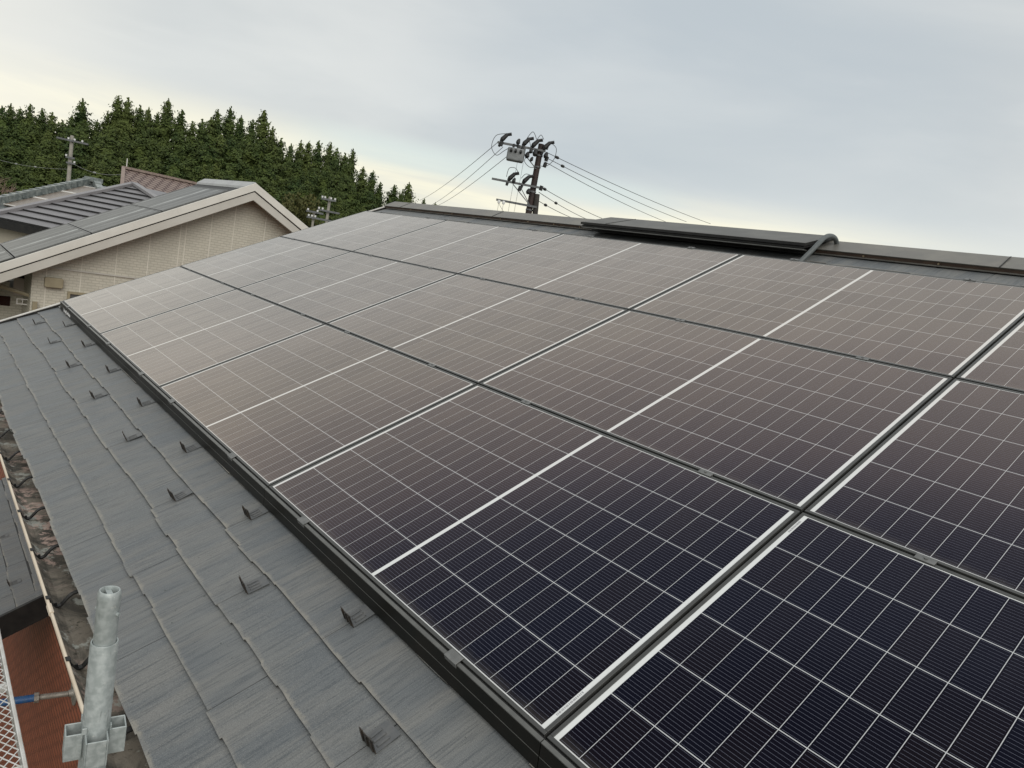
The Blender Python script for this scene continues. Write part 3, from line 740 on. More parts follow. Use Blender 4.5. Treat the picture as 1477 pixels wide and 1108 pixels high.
wl.add([(p.x, p.y, zz) for zz in (.02, zt_) for p in (q0, q1, q2, q3)], [(0, 1, 5, 4), (1, 2, 6, 5), (2, 3, 7, 6), (3, 0, 4, 7), (4, 5, 6, 7)]); hb(wl, 'wall', PLAST, parent=mh, base=B1)
wn_ = MB(); a_ = q0 + d * .25 - nrm * .012; wn_.box((0, 0, 0), (0.001, .001, .001)); wn_ = MB(); c_ = a_ + d * .9
wn_.add([(p.x, p.y, zz) for zz in (4.3, 5.6) for p in (a_, c_)], [(0, 1, 3, 2)]); hb(wn_, 'window', DARKG, parent=mh, base=B1)
sg = MB()
for (t, k_) in ((.32, .55), (.30, .60), (.33, .52)):
    p = ap_at(t, El) * (1 - k_) + ap_at(t, Er) * k_ + P3(0, 0, .06); sg.box((p.x - .08, p.y - .03, p.z - .02), (p.x + .08, p.y + .03, p.z + .06))
hb(sg, 'snow_stop', BLACKM, parent=mh, base=B1)
# (b) tiled hip roof with brown panels
AB = P3(-23.45, 4.10, 7.40); QL = P3(-20.79, 1.19, 6.20)
th = empty('tiled_roof_house', (-23.5, 4.2, 0), label='house with a ridge of grey green tiles and brownish solar panels behind the metal roof', cat='house')
B2 = th.location
dB = P3(.80, .60, 0).normalized(); nB = P3(-dB.y, dB.x, 0)
QLL = AB + (QL - AB) * 1.5; sB = (AB - QLL).dot(dB); QRR = QLL + dB * (2 * sB if sB > 0 else 7.0)
if sB <= 0: QRR = QLL + dB * 6.5
AB2 = AB + dB * .25
m_ = MB(); up = P3(0, 0, 0)
m_.add([QLL, QRR, AB2, AB], [(0, 1, 2, 3)]); kb = nB * 8
m_.add([QLL, AB, AB + nB * 1.5, QLL + kb], [(0, 1, 2, 3)]); m_.add([QRR, AB2, AB2 + nB * 1.5, QRR + kb], [(3, 2, 1, 0)])
rfb = hb(m_, 'roof', TILED, parent=th, base=B2, fix=False)
cpm = MB(); nT = 22
for k in range(nT):
    t0 = k / nT; a, b_ = QLL + (AB - QLL) * t0, QLL + (AB - QLL) * (t0 + 1.12 / nT)
    cpm.bar(a + P3(0, 0, .135), b_ + P3(0, 0, .10), .24, .20)
cpm.bar(AB - dB * .12 + P3(0, 0, .16), AB2 + dB * .15 + P3(0, 0, .16), .34, .16)
for k in range(12):
    t0 = k / 12; a, b_ = QRR + (AB2 - QRR) * t0, QRR + (AB2 - QRR) * (t0 + 1.1 / 12); cpm.bar(a + P3(0, 0, .12), b_ + P3(0, 0, .09), .22, .18)
hb(cpm, 'ridge_tiles', TILEC, parent=rfb, base=B2)
wl = MB(); q = [QLL + dB * .6 + nB * .5, QRR - dB * .6 + nB * .5, QRR - dB * .6 + nB * 7, QLL + dB * .6 + nB * 7]
wl.add([(p.x, p.y, zz) for zz in (.02, QLL.z) for p in q], [(0, 1, 5, 4), (1, 2, 6, 5), (2, 3, 7, 6), (3, 0, 4, 7), (4, 5, 6, 7)]); hb(wl, 'wall', PLAST, parent=th, base=B2)
BROWNP = worn('brown tinted solar glass', (.17, .125, .085), (.13, .10, .075), 1.4, .22)
# three panels following the hip line on the face towards us
fn = (QRR - QLL).cross(AB - QLL).normalized()
if fn.z < 0: fn = -fn
upv = (AB - QLL).normalized()
for i, (t0, t1) in enumerate(((.30, .50), (.51, .70), (.71, .88))):
    a, b_ = QLL + (AB - QLL) * t0, QLL + (AB - QLL) * t1
    sd_ = dB * 1.0
    c = [a + dB * .36, b_ + dB * .36, b_ + dB * 1.35, a + dB * 1.35]
    lo_ = [p + fn * .03 for p in c]; hi_ = [p + fn * .075 for p in c]
    o = empty('tile_roof_solar_panel', (a.x, a.y, a.z), label='brownish solar panel on the tiled hip roof, %s of the three' % ['lowest', 'middle', 'highest'][i], cat='solar panel', group='brown solar panels on the tiled house')
    mm = MB(); mm.add(lo_ + hi_, [(3, 2, 1, 0), (4, 5, 6, 7), (0, 1, 5, 4), (1, 2, 6, 5), (2, 3, 7, 6), (3, 0, 4, 7)]); hb(mm, 'glass', BROWNP, parent=o, base=o.location)
    mm = MB(); mm.bar(hi_[0] + fn * .004, hi_[3] + fn * .004, .05, .012, up=fn); mm.bar(hi_[1] + fn * .004, hi_[2] + fn * .004, .05, .012, up=fn); hb(mm, 'frame', WHITEM, parent=o, base=o.location)
# (c) brown tiled roof
C1, C2 = P3(-27.18, 5.91, 8.33), P3(-27.88, 9.32, 8.32)
C3 = P3(-25.22, 5.52, 7.57)
def tiles_brown():
    m, b = newmat('brown roof tiles', (.2, .13, .11), .6); uv = nd('ShaderNodeUVMap').outputs[0]
    br = nd('ShaderNodeTexBrick'); L(uv, br.inputs['Vector']); br.inputs['Color1'].default_value = (.20, .15, .125, 1); br.inputs['Color2'].default_value = (.245, .185, .155, 1); br.inputs['Mortar'].default_value = (.07, .04, .035, 1)
    br.inputs['Scale'].default_value = 1; br.inputs['Brick Width'].default_value = .30; br.inputs['Row Height'].default_value = .25; br.inputs['Mortar Size'].default_value = .035
    L(br.outputs['Color'], b.inputs['Base Color']); bump(b, mth('SUBTRACT', 1., br.outputs['Fac']), .8, .03); return m
bh = empty('brown_roof_house', (-25.5, 8, 0), label='house with a brown tiled gable roof in front of the cedars', cat='house')
B3 = bh.location
ex = (C2 - C1).normalized(); sl_ = (C3 - C1); R1 = C1; R2 = C1 + ex * 4.4; F1, F2 = C1 + sl_ * 2.2, R2 + sl_ * 2.2
bkd = P3(-sl_.x, -sl_.y, sl_.z) * 2.2
m_ = MB(); 
for (a, b_, c, e) in ((F1, F2, R2, R1), (R2 + P3(0, 0, 0), R1, R1 + bkd, R2 + bkd)):
    m_.add([a, b_, c, e], [(0, 1, 2, 3)])
m_.add([p - P3(0, 0, .14) for p in (F1, F2, R2, R1)], [(3, 2, 1, 0)]); m_.add([F1, R1, R1 - P3(0, 0, .14), F1 - P3(0, 0, .14)], [(0, 1, 2, 3)]); m_.add([F1, F2, F2 - P3(0, 0, .14), F1 - P3(0, 0, .14)], [(3, 2, 1, 0)])
rfc = hb(m_, 'roof', tiles_brown(), parent=bh, base=B3, fix=False)
ul = rfc.data.uv_layers.new(name='UVMap'); base_ = R1 - B3; sn = sl_.normalized()
for l in rfc.data.loops:
    p = rfc.data.vertices[l.vertex_index].co - base_; ul.data[l.index].uv = (p.dot(ex), p.dot(sn))
cpm = MB()
for k in range(14):
    a = R1 + ex * (.3 * k); cpm.bar(a + P3(0, 0, .06), a + ex * .29 + P3(0, 0, .05), .2, .1)
for k in range(14):
    a = R1 + sn * (.31 * k); 
    if .31 * k < sl_.length * 2.2: cpm.bar(a + P3(0, 0, .05), a + sn * .3 + P3(0, 0, .03), .14, .09)
hb(cpm, 'ridge_tiles', worn('brown ridge tiles', (.22, .165, .14), (.26, .20, .165), 5, .55), parent=rfc, base=B3)
wl = MB(); q = [F1 + ex * .4, F2 - ex * .4, F2 - ex * .4, F1 + ex * .4]; hz = P3(sl_.x, sl_.y, 0).normalized()
q = [F1 + ex * .4 - hz * .5, F2 - ex * .4 - hz * .5, R2 + bkd - ex * .4 + hz * .5, R1 + bkd + ex * .4 + hz * .5]
wl.add([(p.x, p.y, zz) for zz in (.02, F1.z - .06) for p in q], [(0, 1, 5, 4), (1, 2, 6, 5), (2, 3, 7, 6), (3, 0, 4, 7)])
mg = (q[0] + q[3]) / 2; wl.add([(q[0].x, q[0].y, F1.z - .06), (q[3].x, q[3].y, F1.z - .06), (mg.x, mg.y, R1.z - .2)], [(0, 1, 2)])
hb(wl, 'wall', PLAST, parent=bh, base=B3)
an = MB(); an.tube([R1 + ex * .12, R1 + ex * .12 + P3(0, 0, .45)], .02, 6); hb(an, 'lightning_rod', WHITEM, parent=bh, base=B3)

# ================================================================ utility poles and wires
RUSTP = worn('rusty steel pole', (.018, .010, .008), (.036, .019, .014), 4, .7)
STRUTM = worn('weathered strut', (.026, .022, .018), (.042, .037, .03), 4, .8)
CONCR = worn('pale concrete pole', (.33, .31, .265), (.26, .245, .21), 3, .8)
ARM = worn('galvanised arm', (.085, .09, .09), (.14, .145, .145), 10, .55, .3)
INSB = worn('black insulator', (.010, .010, .010), (.018, .018, .018), 10, .5)
INSW = worn('white porcelain', (.75, .75, .73), (.68, .68, .66), 10, .2)
BOXG = worn('grey switch box', (.22, .23, .23), (.15, .16, .16), 3, .6)
WIREM = worn('black wire', (.02, .02, .02), (.03, .03, .03), 5, .5)
PX, PY_, PT = -14.75, 18.22, 12.29
pm = empty('utility_pole', (PX, PY_, 0), (0, 0, R(50)), 'rusty brown utility pole with three crossarms and a grey box behind the roof ridge', 'utility pole')
# local x = to the right as seen from the roof, y = away, z = up
m = MB(); m.tube([(0, 0, 0), (0, 0, 6), (0, 0, PT)], [.20, .155, .115], 16); m.build('pole', RUSTP, pm, smooth=True)
m = MB(); m.tube([(1.05, -.5, 0), (.20, -.03, 10.32)], [.15, .11], 12); m.build('strut', STRUTM, pm, smooth=True)
for zz in (11.35, 11.8, 10.35, 9.62):
    m = MB(); m.tube([(0, 0, zz), (0, 0, zz + .06)], .15, 14); m.build('band', ARM, pm)
def arm(zz, x0, x1, br=True, y=-.16):
    m = MB(); m.box((x0, y - .04, zz - .04), (x1, y + .04, zz + .04)); a = m.build('crossarm', ARM, pm)
    if br:
        m = MB(); m.bar((-.85, y, zz - .05), (-.02, y, zz - .75), .035, .035); m.build('brace', ARM, pm)
    return a
arm(12.02, -1.75, .22); arm(10.58, -1.72, .25); arm(9.80, -1.40, .28, False)
m = MB(); m.bar((-.55, -.16, 10.5), (-.03, -.16, 9.85), .03, .03); m.build('brace', ARM, pm)
m = MB(); m.tube([(-1.28, -.42, 11.66), (-.62, -.42, 11.66)], .001, 4) if False else None
m = MB(); m.box((-1.28, -.66, 11.36), (-.60, -.24, 11.86)); sb = m.build('switch_box', BOXG, pm, bevel=.06, seg=3)
for x in (-1.13, -.95, -.75):
    m = MB(); m.tube([(x, -.662, 11.7), (x, -.80, 11.76)], .05, 8); m.build('bushing', INSB, sb)
    m = MB(); m.tube([(x + .04, -.3, 11.84), (x + .06, -.26, 12.05)], .045, 8); m.build('bushing', INSB, sb)
m = MB(); m.box((-.66, -.235, 11.45), (-.58, -.15, 12.02)); m.build('hanger', ARM, pm)
def insul(x, zz, lean=.22, s=1.):
    m = MB(); m.tube([(x, -.16, zz + .04), (x + .05, -.18, zz + .15), (x + lean, -.2, zz + .36 * s)], [.065, .10, .075], 8); m.tube([(x - .04, -.16, zz - .16), (x - .02, -.16, zz - .04)], [.05, .06], 8)
    m.tube([(x + lean - .02, -.2, zz + .34 * s), (x + lean + .16, -.2, zz + .40 * s)], [.06, .065], 8); m.build('insulator', INSB, pm)
for x in (-1.62, -.72, -.35, .12): insul(x, 12.02)
for x in (-1.05, -.45): insul(x, 10.58)
for (x, y, zz) in ((-1.60, -.2, 11.98), (.30, -.1, 11.75), (.28, -.1, 11.5), (.30, -.1, 10.58), (-.55, -.16, 10.40), (.22, -.1, 12.2)):
    m = MB(); m.tube([(x, y, zz - .09), (x + .03, y, zz + .09)], .075, 8); m.build('clamp_block', INSB, pm)
for x in (-1.27, -1.08):
    m = MB(); lathe(m, [(.0, .08), (.055, .07), (.06, .0), (.05, -.06), (.0, -.07)], 10); m.v = [(v[0] + x, v[1] - .26, v[2] + 9.72) for v in m.v]; m.build('white_insulator', INSW, pm)
def loop(P, r=.012): m = MB(); m.tube(spline(P, 7), r, 5); return m.build('jumper_wire', WIREM, pm)
loop([(-1.45, -.2, 12.4), (-1.85, -.2, 12.25), (-1.95, -.2, 11.8), (-1.7, -.25, 11.5), (-1.42, -.3, 11.72), (-1.25, -.35, 11.85)])
loop([(.3, -.2, 12.4), (.62, -.2, 12.2), (.60, -.2, 11.75), (.35, -.2, 11.45), (.1, -.2, 11.42)])
loop([(-.5, -.3, 12.3), (-.38, -.3, 11.9), (-.55, -.3, 11.5), (-.30, -.3, 11.28), (-.05, -.2, 11.35)])
loop([(-.2, -.2, 12.4), (-.08, -.2, 12.6), (.06, -.2, 12.45)]); loop([(-.62, -.2, 12.35), (-.42, -.2, 12.66), (-.22, -.2, 12.4)])
loop([(-1.15, -.2, 10.75), (-1.1, -.2, 11.1), (-.85, -.2, 11.15), (-.72, -.2, 11.0)]); loop([(-.55, -.2, 10.8), (-.40, -.2, 11.0), (-.15, -.2, 10.98)])
loop([(-1.27, -.26, 9.66), (-.9, -.26, 9.3), (-.3, -.26, 9.22), (.3, -.2, 9.3), (.62, -.2, 9.55)], .007)
for x, z1, z2 in ((-1.27, 9.65, 7.9), (-1.08, 9.65, 7.9), (-.82, 11.36, 7.9), (-.58, 11.4, 7.9)):
    m = MB(); m.tube([(x, -.27, z1), (x - .02, -.27, z2)], .006, 5); m.build('drop_wire', WIREM, pm)
for (x, y, zz, rr_) in ((-.50, -.3, 11.72, .10), (-.38, -.34, 11.9, .08), (-.20, -.3, 11.86, .11), (-.95, -.3, 12.16, .09), (-.30, -.28, 11.60, .07), (.24, -.2, 11.86, .10), (-.2, -.24, 10.34, .09), (-.85, -.2, 10.66, .08)):
    m = MB(); m.tube([(x, y, zz - rr_ * 1.2), (x + .02, y, zz - rr_ * .4), (x + .03, y, zz + rr_ * .5), (x + .06, y, zz + rr_ * 1.3)], [rr_ * .5, rr_, rr_ * .8, rr_ * .4], 8); m.build('fitting', INSB, pm)
    m = MB(); m.tube([(x, y + .02, zz), (x, -.16, zz + .05)], .02, 5); m.build('fitting', INSB, pm)
def pl(x, y, zz): return Matrix.Translation((PX, PY_, 0)) @ Matrix.Rotation(R(50), 4, 'Z') @ Vector((x, y, zz))
def wire(a, b_, label, sag=.35, r=.013, beads=(), grp='overhead wires of the rusty pole'):
    a, b_ = Vector(a), Vector(b_); pts = []
    for k in range(17):
        t = k / 16; p = a.lerp(b_, t); p.z -= sag * 4 * t * (1 - t); pts.append(p)
    m = MB(); m.tube([p - a for p in pts], r, 5)
    for t in beads:
        p = a.lerp(b_, t); p.z -= sag * 4 * t * (1 - t); q = a.lerp(b_, t + .004); q.z -= sag * 4 * (t + .004) * (1 - t - .004); dd = (q - p).normalized()
        m.tube([p - a - dd * .16, p - a - dd * .08, p - a + dd * .08, p - a + dd * .16], [.02, .06, .06, .02], 6)
    o = m.build('power_line', WIREM); o.location = a
    return tag(o, label, 'wire', grp)
far = Vector((-53.2, 36.9, 12.1))
wire(pl(-1.7, -.2, 12.05), (-53.2, 36.9, 12.15), 'highest of three black wires leaving the rusty pole to the left', .25)
wire(pl(-1.5, -.2, 11.86), (-54.69, 39.12, 12.0), 'middle of three black wires leaving the rusty pole to the left', .25)
wire(pl(-1.2, -.2, 11.62), (-53.87, 39.1, 11.9), 'lowest of three black wires leaving the rusty pole to the left', .25)
wire(pl(.30, -.15, 11.98), (-18.74, 36.12, 12.1), 'highest of the upper three black wires leaving the rusty pole to the right', .12, beads=(.04,))
wire(pl(.30, -.15, 11.78), (-19.96, 35.34, 12.0), 'middle of the upper three black wires leaving the rusty pole to the right', .12, beads=(.08,))
wire(pl(.26, -.15, 11.62), (-21.59, 35.38, 11.9), 'lowest of the upper three black wires leaving the rusty pole to the right', .12)
wire(pl(.30, -.15, 10.62), (-18.36, 26.26, 10.6), 'highest of the lower three black wires leaving the rusty pole to the right', .06, beads=(.05,))
wire(pl(.25, -.15, 10.40), (-18.8, 25.73, 10.4), 'middle of the lower three black wires leaving the rusty pole to the right', .06, beads=(.30,))
wire(pl(.32, -.15, 10.05), (-17.69, 24.11, 10.1), 'lowest of the lower three black wires leaving the rusty pole to the right', .05, beads=(.14,))
POLE3, POLE4 = (-30.79, 17.11, 9.3), (-30.19, 16.03, 8.31)
def small_pole(x, y, top, rad, label, arms, yaw, mat_=CONCR):
    o = empty('utility_pole', (x, y, 0), (0, 0, R(yaw)), label, 'utility pole')
    m = MB(); m.tube([(0, 0, 0), (0, 0, top)], [rad * 1.35, rad * .9], 12); m.build('pole', mat_, o, smooth=True)
    for (zz, x0, x1, ins) in arms:
        m = MB(); m.box((x0, -.24, top - zz - .05), (x1, -.15, top - zz + .05)); m.build('crossarm', ARM, o)
        for q in ins:
            m = MB(); m.tube([(q, -.2, top - zz + .05), (q, -.2, top - zz + .15)], [.045, .055], 8); m.build('insulator', INSW, o)
    return o
small_pole(-41.36, 6.03, 10.05, .105, 'pale concrete utility pole standing before the left end of the cedars', [(.30, -.75, .8, (-.18, .12, .5)), (1.25, -.25, .2, (-.22,)), (1.55, -.2, .25, (.2,))], 85)
small_pole(POLE3[0], POLE3[1], POLE3[2], .085, 'grey utility pole with white insulators beside the beige gable, the taller of two', [(.18, -.45, .36, (-.4, -.25, .08, .3)), (.82, -.55, .65, (-.5, -.3))], 62)
small_pole(POLE4[0], POLE4[1], POLE4[2], .07, 'short pale pole with two arms beside the beige gable, the smaller of two', [(.05, -.42, .5, (-.33, .18)), (.36, -.35, 1.0, (-.25, -.08, .1))], 62)
def thin(a, b_, label, beads=(), sag=.6): return wire(a, b_, label, sag, .010, beads, 'thin wires of the concrete pole')
GREYW = worn('grey wire', (.22, .23, .21), (.3, .3, .28), 5, .5)
for a, b_, lb, bd in (((-41.4, 6.0, 8.15), (-62, 3.0, 8.5), 'thin grey wire from the concrete pole to the left picture edge', (.3, .5)), ((-41.3, 6.1, 8.55), (-33.5, 7.4, 8.35), 'thin grey wire from the concrete pole to the brown roof', (.45,))):
    o = thin(a, b_, lb, bd, .3); o.data.materials[0] = GREYW

# ================================================================ trees
def leaf_mat(name, c1, c2, c3):
    m, b = newmat(name, c1, .75); oi = nd('ShaderNodeObjectInfo').outputs['Random']; co = objco()
    n = noise(co, .9, 4, .6); n2 = noise(co, 6, 3, .6)
    c = mixc(mapr(n, .38, .66), c1, c2); c = mixc(mapr(n2, .5, .75, 0, .5), c, c3); c = mixc(mth('MULTIPLY', oi, .45), c, c3)
    L(c, b.inputs['Base Color']); b.inputs['Specular IOR Level'].default_value = .25; return m
CEDAR = leaf_mat('cedar foliage', (.023, .045, .011), (.064, .093, .020), (.104, .120, .028))
BROAD = leaf_mat('broadleaf foliage', (.055, .07, .02), (.10, .105, .03), (.085, .075, .028))
BARE = worn('dry brown twigs', (.17, .115, .09), (.24, .17, .13), 6, .8)
BARK = worn('bark', (.07, .05, .035), (.11, .085, .06), 5, .9)
def cedar_mesh(seed):
    rd = random.Random(seed); m = MB(); H = 15.0
    wmax = rd.uniform(1.9, 2.4); k_ = rd.uniform(.42, .56)
    zz = H - .15
    def quad(p, s):
        p = Vector(p); n_ = (Vector((p.x, p.y, 0)).normalized() + Vector((rd.gauss(0, .38), rd.gauss(0, .38), .55 + rd.gauss(0, .38)))).normalized()
        a = n_.cross(Vector((rd.gauss(0, 1), rd.gauss(0, 1), rd.gauss(0, 1)))).normalized(); b_ = n_.cross(a)
        w_ = s * rd.uniform(.45, .7)
        m.add([p - a * s - b_ * w_ * .5, p + a * s * .2 - b_ * w_, p + a * s * 1.1, p + b_ * w_ - a * s * .1], [(0, 1, 2, 3)])
    for q in range(26): quad((rd.gauss(0, .03), rd.gauss(0, .03), H - rd.uniform(-.22, .6)), .11)
    while zz > 3.5:
        dpt = H - zz; rmax = min(wmax, k_ * dpt ** .95 + .08) * rd.uniform(.72, 1.12)
        az = rd.uniform(0, 6.283); ln = int(5 + 24 * rmax)
        for q in range(ln):
            t = rd.uniform(.25, 1) ** .7; r_ = rmax * t
            sprd = .10 + .16 * rmax * (1 - abs(t - .7))
            p = (r_ * math.cos(az) + rd.gauss(0, sprd), r_ * math.sin(az) + rd.gauss(0, sprd), zz + .25 * rmax * (t * t) - .28 * rmax * t + rd.gauss(0, .13))
            quad(p, rd.uniform(.07, .15))
        zz -= rd.uniform(.035, .085) * (.55 + .25 * min(dpt, 3))
    # dim inner boughs so the crown has depth
    for q in range(500):
        h_ = rd.uniform(3.2, H - 1.2); r_ = min(wmax, k_ * (H - h_) ** .97) * .45 * rd.random(); a = rd.uniform(0, 6.283)
        quad((r_ * math.cos(a), r_ * math.sin(a), h_), .42)
    me = bpy.data.meshes.new('crown'); me.from_pydata(m.v, [], m.f); me.materials.append(CEDAR); return me
CM = [cedar_mesh(i) for i in range(7)]
t_ = MB(); t_.tube([(0, 0, 0), (0, 0, 8), (0, 0, 14.8)], [.26, .16, .02], 8); t_.v = t_.v
tmesh = None
def cedar(x, y, top, i, label, grp, wide=1.):
    global tmesh
    rd = random.Random(i * 13 + 5); s = top / 15.0
    o = empty('cedar_tree', (x, y, 0), (0, 0, rd.uniform(0, 6.28)), label, 'tree', grp)
    ws = wide * rd.uniform(.88, 1.12) * (.5 + .5 * s) 
    o.scale = (ws, ws, s)
    cr = bpy.data.objects.new('crown', CM[i % 7]); COL.objects.link(cr); cr.parent = o
    if tmesh is None: tr = t_.build('trunk', BARK, o, smooth=True); tmesh = tr.data
    else: tr = bpy.data.objects.new('trunk', tmesh); COL.objects.link(tr); tr.parent = o
    return o
SKY= [(-78.0, 4.8, 12.9), (-76.7, 5.5, 13.2), (-79.5, 6.4, 13.8), (-77.1, 6.9, 13.5), (-76.1, 7.6, 13.9), (-79.3, 8.9, 14.1), (-84.3, 10.4, 14.3), (-83.1, 11.2, 13.7), (-82.6, 11.9, 14.4), (-77.1, 11.9, 15.7), (-80.0, 13.8, 14.3), (-77.3, 14.2, 15.0), (-76.1, 14.8, 16.8), (-75.3, 15.5, 16.7), (-76.1, 16.8, 16.4), (-82.9, 19.1, 17.2), (-81.8, 19.8, 16.8), (-81.3, 20.6, 18.4), (-80.9, 22.0, 17.6), (-74.8, 21.5, 16.1), (-75.6, 22.7, 16.6), (-78.5, 24.4, 17.4), (-79.3, 25.3, 18.5), (-80.1, 26.9, 19.3), (-79.9, 28.1, 18.6), (-72.0, 26.7, 17.5), (-76.6, 29.5, 19.5), (-76.8, 30.7, 18.0), (-74.9, 31.1, 16.8), (-71.4, 30.9, 16.1), (-73.8, 33.0, 17.0), (-69.9, 32.3, 16.7), (-77.2, 36.6, 17.9), (-76.0, 37.6, 18.0), (-72.8, 37.0, 17.1), (-70.2, 36.8, 16.5), (-75.3, 40.2, 17.9), (-71.6, 40.0, 15.7), (-73.8, 42.5, 15.8), (-73.0, 43.3, 14.6), (-69.2, 43.1, 14.4), (-67.9, 43.5, 13.7), (-69.1, 45.0, 15.1), (-118.8, 78.8, 18.0), (-117.5, 80.7, 17.6)]
MASS= [(-68.2, 3.6, 10.7), (-67.5, 4.4, 10.6), (-68.6, 5.2, 11.2), (-68.8, 6.2, 11.4), (-69.0, 7.4, 11.9), (-68.3, 8.2, 11.5), (-68.4, 9.1, 11.0), (-67.2, 10.0, 11.6), (-70.2, 11.2, 13.2), (-68.0, 12.0, 12.1), (-66.5, 12.6, 13.0), (-70.5, 14.6, 13.0), (-65.9, 14.9, 12.8), (-69.2, 16.6, 13.2), (-68.2, 17.5, 13.3), (-65.9, 18.2, 13.9), (-66.5, 19.5, 14.0), (-64.5, 20.4, 14.1), (-67.6, 22.3, 14.8), (-64.2, 22.4, 14.5), (-64.3, 24.0, 14.6), (-63.8, 24.8, 15.0), (-62.7, 25.9, 14.6), (-66.4, 28.9, 14.1), (-65.0, 29.5, 14.1), (-63.2, 30.2, 13.4), (-60.8, 30.4, 13.5), (-63.9, 33.3, 13.6), (-59.5, 33.0, 12.6), (-59.7, 34.5, 12.5), (-62.2, 3.6, 8.6), (-64.0, 4.4, 8.9), (-65.3, 5.7, 10.1), (-64.5, 6.7, 9.5), (-62.1, 7.4, 10.6), (-65.0, 9.1, 9.0), (-64.3, 9.9, 10.7), (-63.0, 10.9, 9.9), (-61.7, 11.8, 10.8), (-60.6, 12.9, 10.6), (-62.8, 14.8, 10.8), (-60.4, 15.1, 10.9), (-59.8, 16.3, 11.5), (-61.6, 17.9, 11.7), (-59.8, 18.8, 11.3), (-58.7, 19.4, 11.4), (-61.6, 21.7, 13.2), (-60.0, 22.8, 11.9), (-60.0, 24.3, 13.4), (-59.9, 25.9, 11.2), (-56.4, 25.8, 11.7), (-57.9, 27.5, 11.8), (-55.8, 28.4, 11.3), (-56.7, 30.4, 10.7), (-57.4, 32.0, 10.2), (-55.1, 32.1, 10.4), (-56.7, 3.4, 8.2), (-56.0, 4.4, 7.1), (-59.1, 5.4, 7.9), (-58.9, 6.4, 8.5), (-58.8, 7.5, 9.3), (-58.5, 8.5, 8.7), (-55.7, 9.1, 8.5), (-55.5, 10.2, 9.5), (-56.8, 11.6, 10.0), (-54.4, 12.5, 9.1), (-56.1, 13.9, 9.7), (-54.2, 14.7, 9.9), (-55.0, 16.1, 9.2), (-55.6, 17.8, 8.9), (-54.1, 18.6, 10.0), (-55.9, 20.7, 10.7), (-55.0, 21.8, 9.7), (-52.1, 22.0, 10.7), (-53.5, 24.3, 10.0), (-51.2, 24.4, 11.1), (-53.3, 27.1, 10.6), (-50.6, 27.6, 9.0), (-52.4, 3.3, 7.6), (-53.2, 4.6, 7.8), (-50.8, 5.3, 7.4), (-52.1, 8.5, 7.4), (-52.2, 11.1, 9.2), (-51.8, 12.5, 7.3), (-52.6, 14.0, 8.9), (-52.1, 15.2, 8.0), (-49.4, 15.8, 9.0), (-51.7, 17.9, 8.2), (-49.2, 18.6, 9.0), (-48.7, 20.0, 9.6), (-48.8, 21.2, 9.5), (-47.5, 22.6, 7.7), (-46.1, 23.9, 7.4)]
named = {9: 'tall broad cedar rising alone just right of the concrete pole on the skyline', 12: 'slim pointed cedar, left one of the tallest pair on the forest skyline', 13: 'pointed cedar, right one of the tallest pair on the forest skyline',
         17: 'tall cedar with a ragged tip above the brown roof on the skyline', 23: 'tall cedar with a broad tip left of the gable peak on the skyline', 26: 'tall narrow cedar standing highest straight above the gable peak',
         36: 'pointed cedar near the right end of the forest where its skyline drops', 40: 'slim dark cedar at the right edge of the main forest', 41: 'lone cedar past the forest end, left of two by the ridge', 42: 'small cedar between the two lone ones past the forest end', 43: 'lone cedar past the forest end, right of two by the ridge'}
SG, MG = 'cedars along the forest skyline', 'cedars massed below the forest skyline'
named = {k - (0 if k < 40 else 1) + (1 if k >= 41 else 0) - (1 if k >= 41 else 0): v for k, v in named.items()}
for i, (x, y, zt2) in enumerate(SKY):
    if i >= 43: cedar(x, y, zt2, i, 'faint small cedar far off behind the ridge, %s of two' % ['left', 'right'][i - 43], 'far cedars behind the ridge'); continue
    cedar(x, y, zt2, i, named.get(i, 'dark green cedar of ordinary height whose tip makes part of the forest skyline'), SG)
for i, (x, y, zt2) in enumerate(MASS):
    cedar(x, y, zt2, i + 50, 'dark green cedar within the forest mass, its tip lower than the skyline', MG, 1.12)
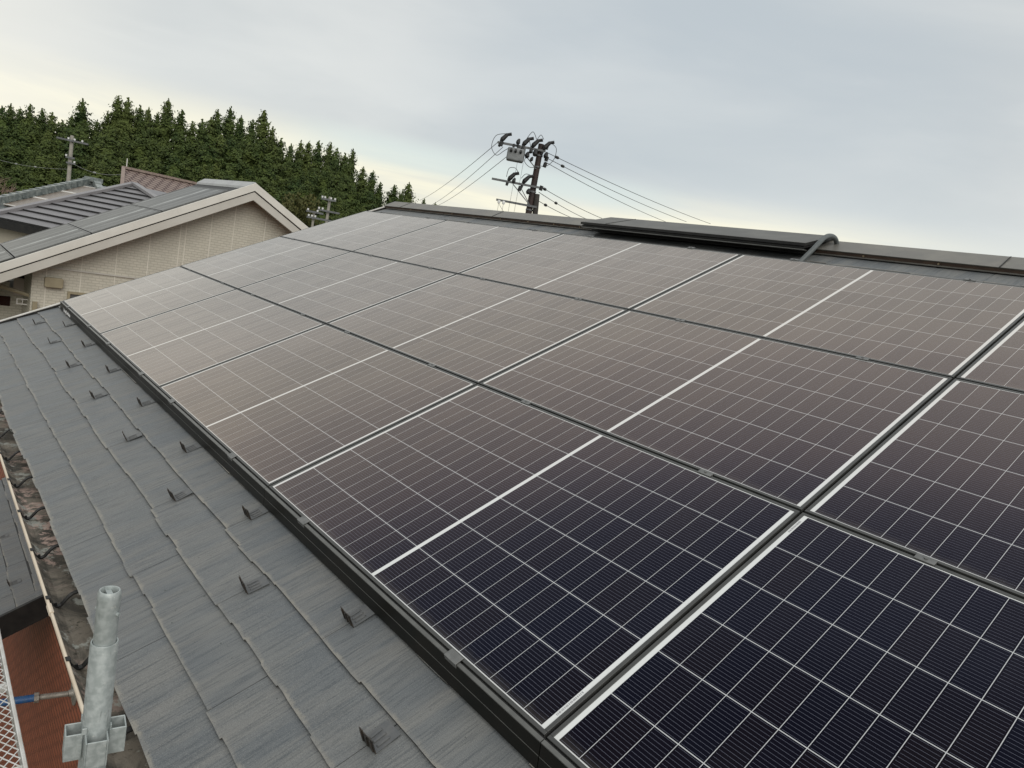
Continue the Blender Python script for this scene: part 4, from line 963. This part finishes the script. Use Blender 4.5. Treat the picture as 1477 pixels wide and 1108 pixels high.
def bush(name, x, y, z0, z1, rad, mat_, seed, label, n=1500, leaf=.16, cat='tree'):
    rd = random.Random(seed); o = empty(name, (x, y, 0), label=label, cat=cat); m = MB()
    cl = [(rd.gauss(0, rad * .45), rd.gauss(0, rad * .45), rd.uniform(z0, z1 - .4), rd.uniform(.35, .6) * rad) for _ in range(16)]
    for q in range(n):
        c = rd.choice(cl); v = Vector((rd.gauss(0, 1), rd.gauss(0, 1), rd.gauss(0, 1))).normalized() * c[3] * rd.uniform(.6, 1.05); p = Vector(c[:3]) + v
        a = Vector((rd.gauss(0, 1), rd.gauss(0, 1), rd.gauss(0, 1))).normalized(); b_ = a.orthogonal().normalized(); s = leaf * rd.uniform(.6, 1.2)
        m.add([p - a * s, p + b_ * s * .6, p + a * s, p - b_ * s * .6], [(0, 1, 2, 3)])
    m.build('crown', mat_, o, fix=False)
    t = MB(); t.tube([(0, 0, 0), (.1, 0, z0), (0, .1, (z0 + z1) / 2)], [.18, .12, .04], 8); t.build('trunk', BARK, o)
    return o
bush('leafy_tree', -48.8, 23.5, 6.5, 9.9, 1.7, BROAD, 3, 'yellow green leafy tree at the forest foot right of the beige gable', 2600, .13)
bush('leafy_tree', -50.5, 20.8, 6.0, 9.0, 1.6, BROAD, 8, 'olive leafy tree half hidden behind the beige gable peak', 2200, .13)
o = empty('bare_tree', (-29.75, 1.75, 0), label='bare brownish twiggy tree at the left picture edge', cat='tree'); rd = random.Random(9); m = MB()
for q in range(420):
    a = rd.uniform(0, 6.28); r0 = rd.random() ** .6 * .85; p = Vector((r0 * math.cos(a), r0 * math.sin(a), rd.uniform(4.8, 6.9 - r0 * .6)))
    dd = Vector((math.cos(a) * .5 + rd.gauss(0, .4), math.sin(a) * .5 + rd.gauss(0, .4), rd.uniform(.3, 1))).normalized() * rd.uniform(.25, .55); m.tube([p, p + dd * .6, p + dd + Vector((rd.gauss(0, .06), rd.gauss(0, .06), 0))], [.012, .008, .004], 4)
m.build('crown', BARE, o, fix=False); m = MB(); m.tube([(0, 0, 0), (0, 0, 4.9), (.05, 0, 6.2)], [.14, .09, .03], 8); m.build('trunk', BARK, o)
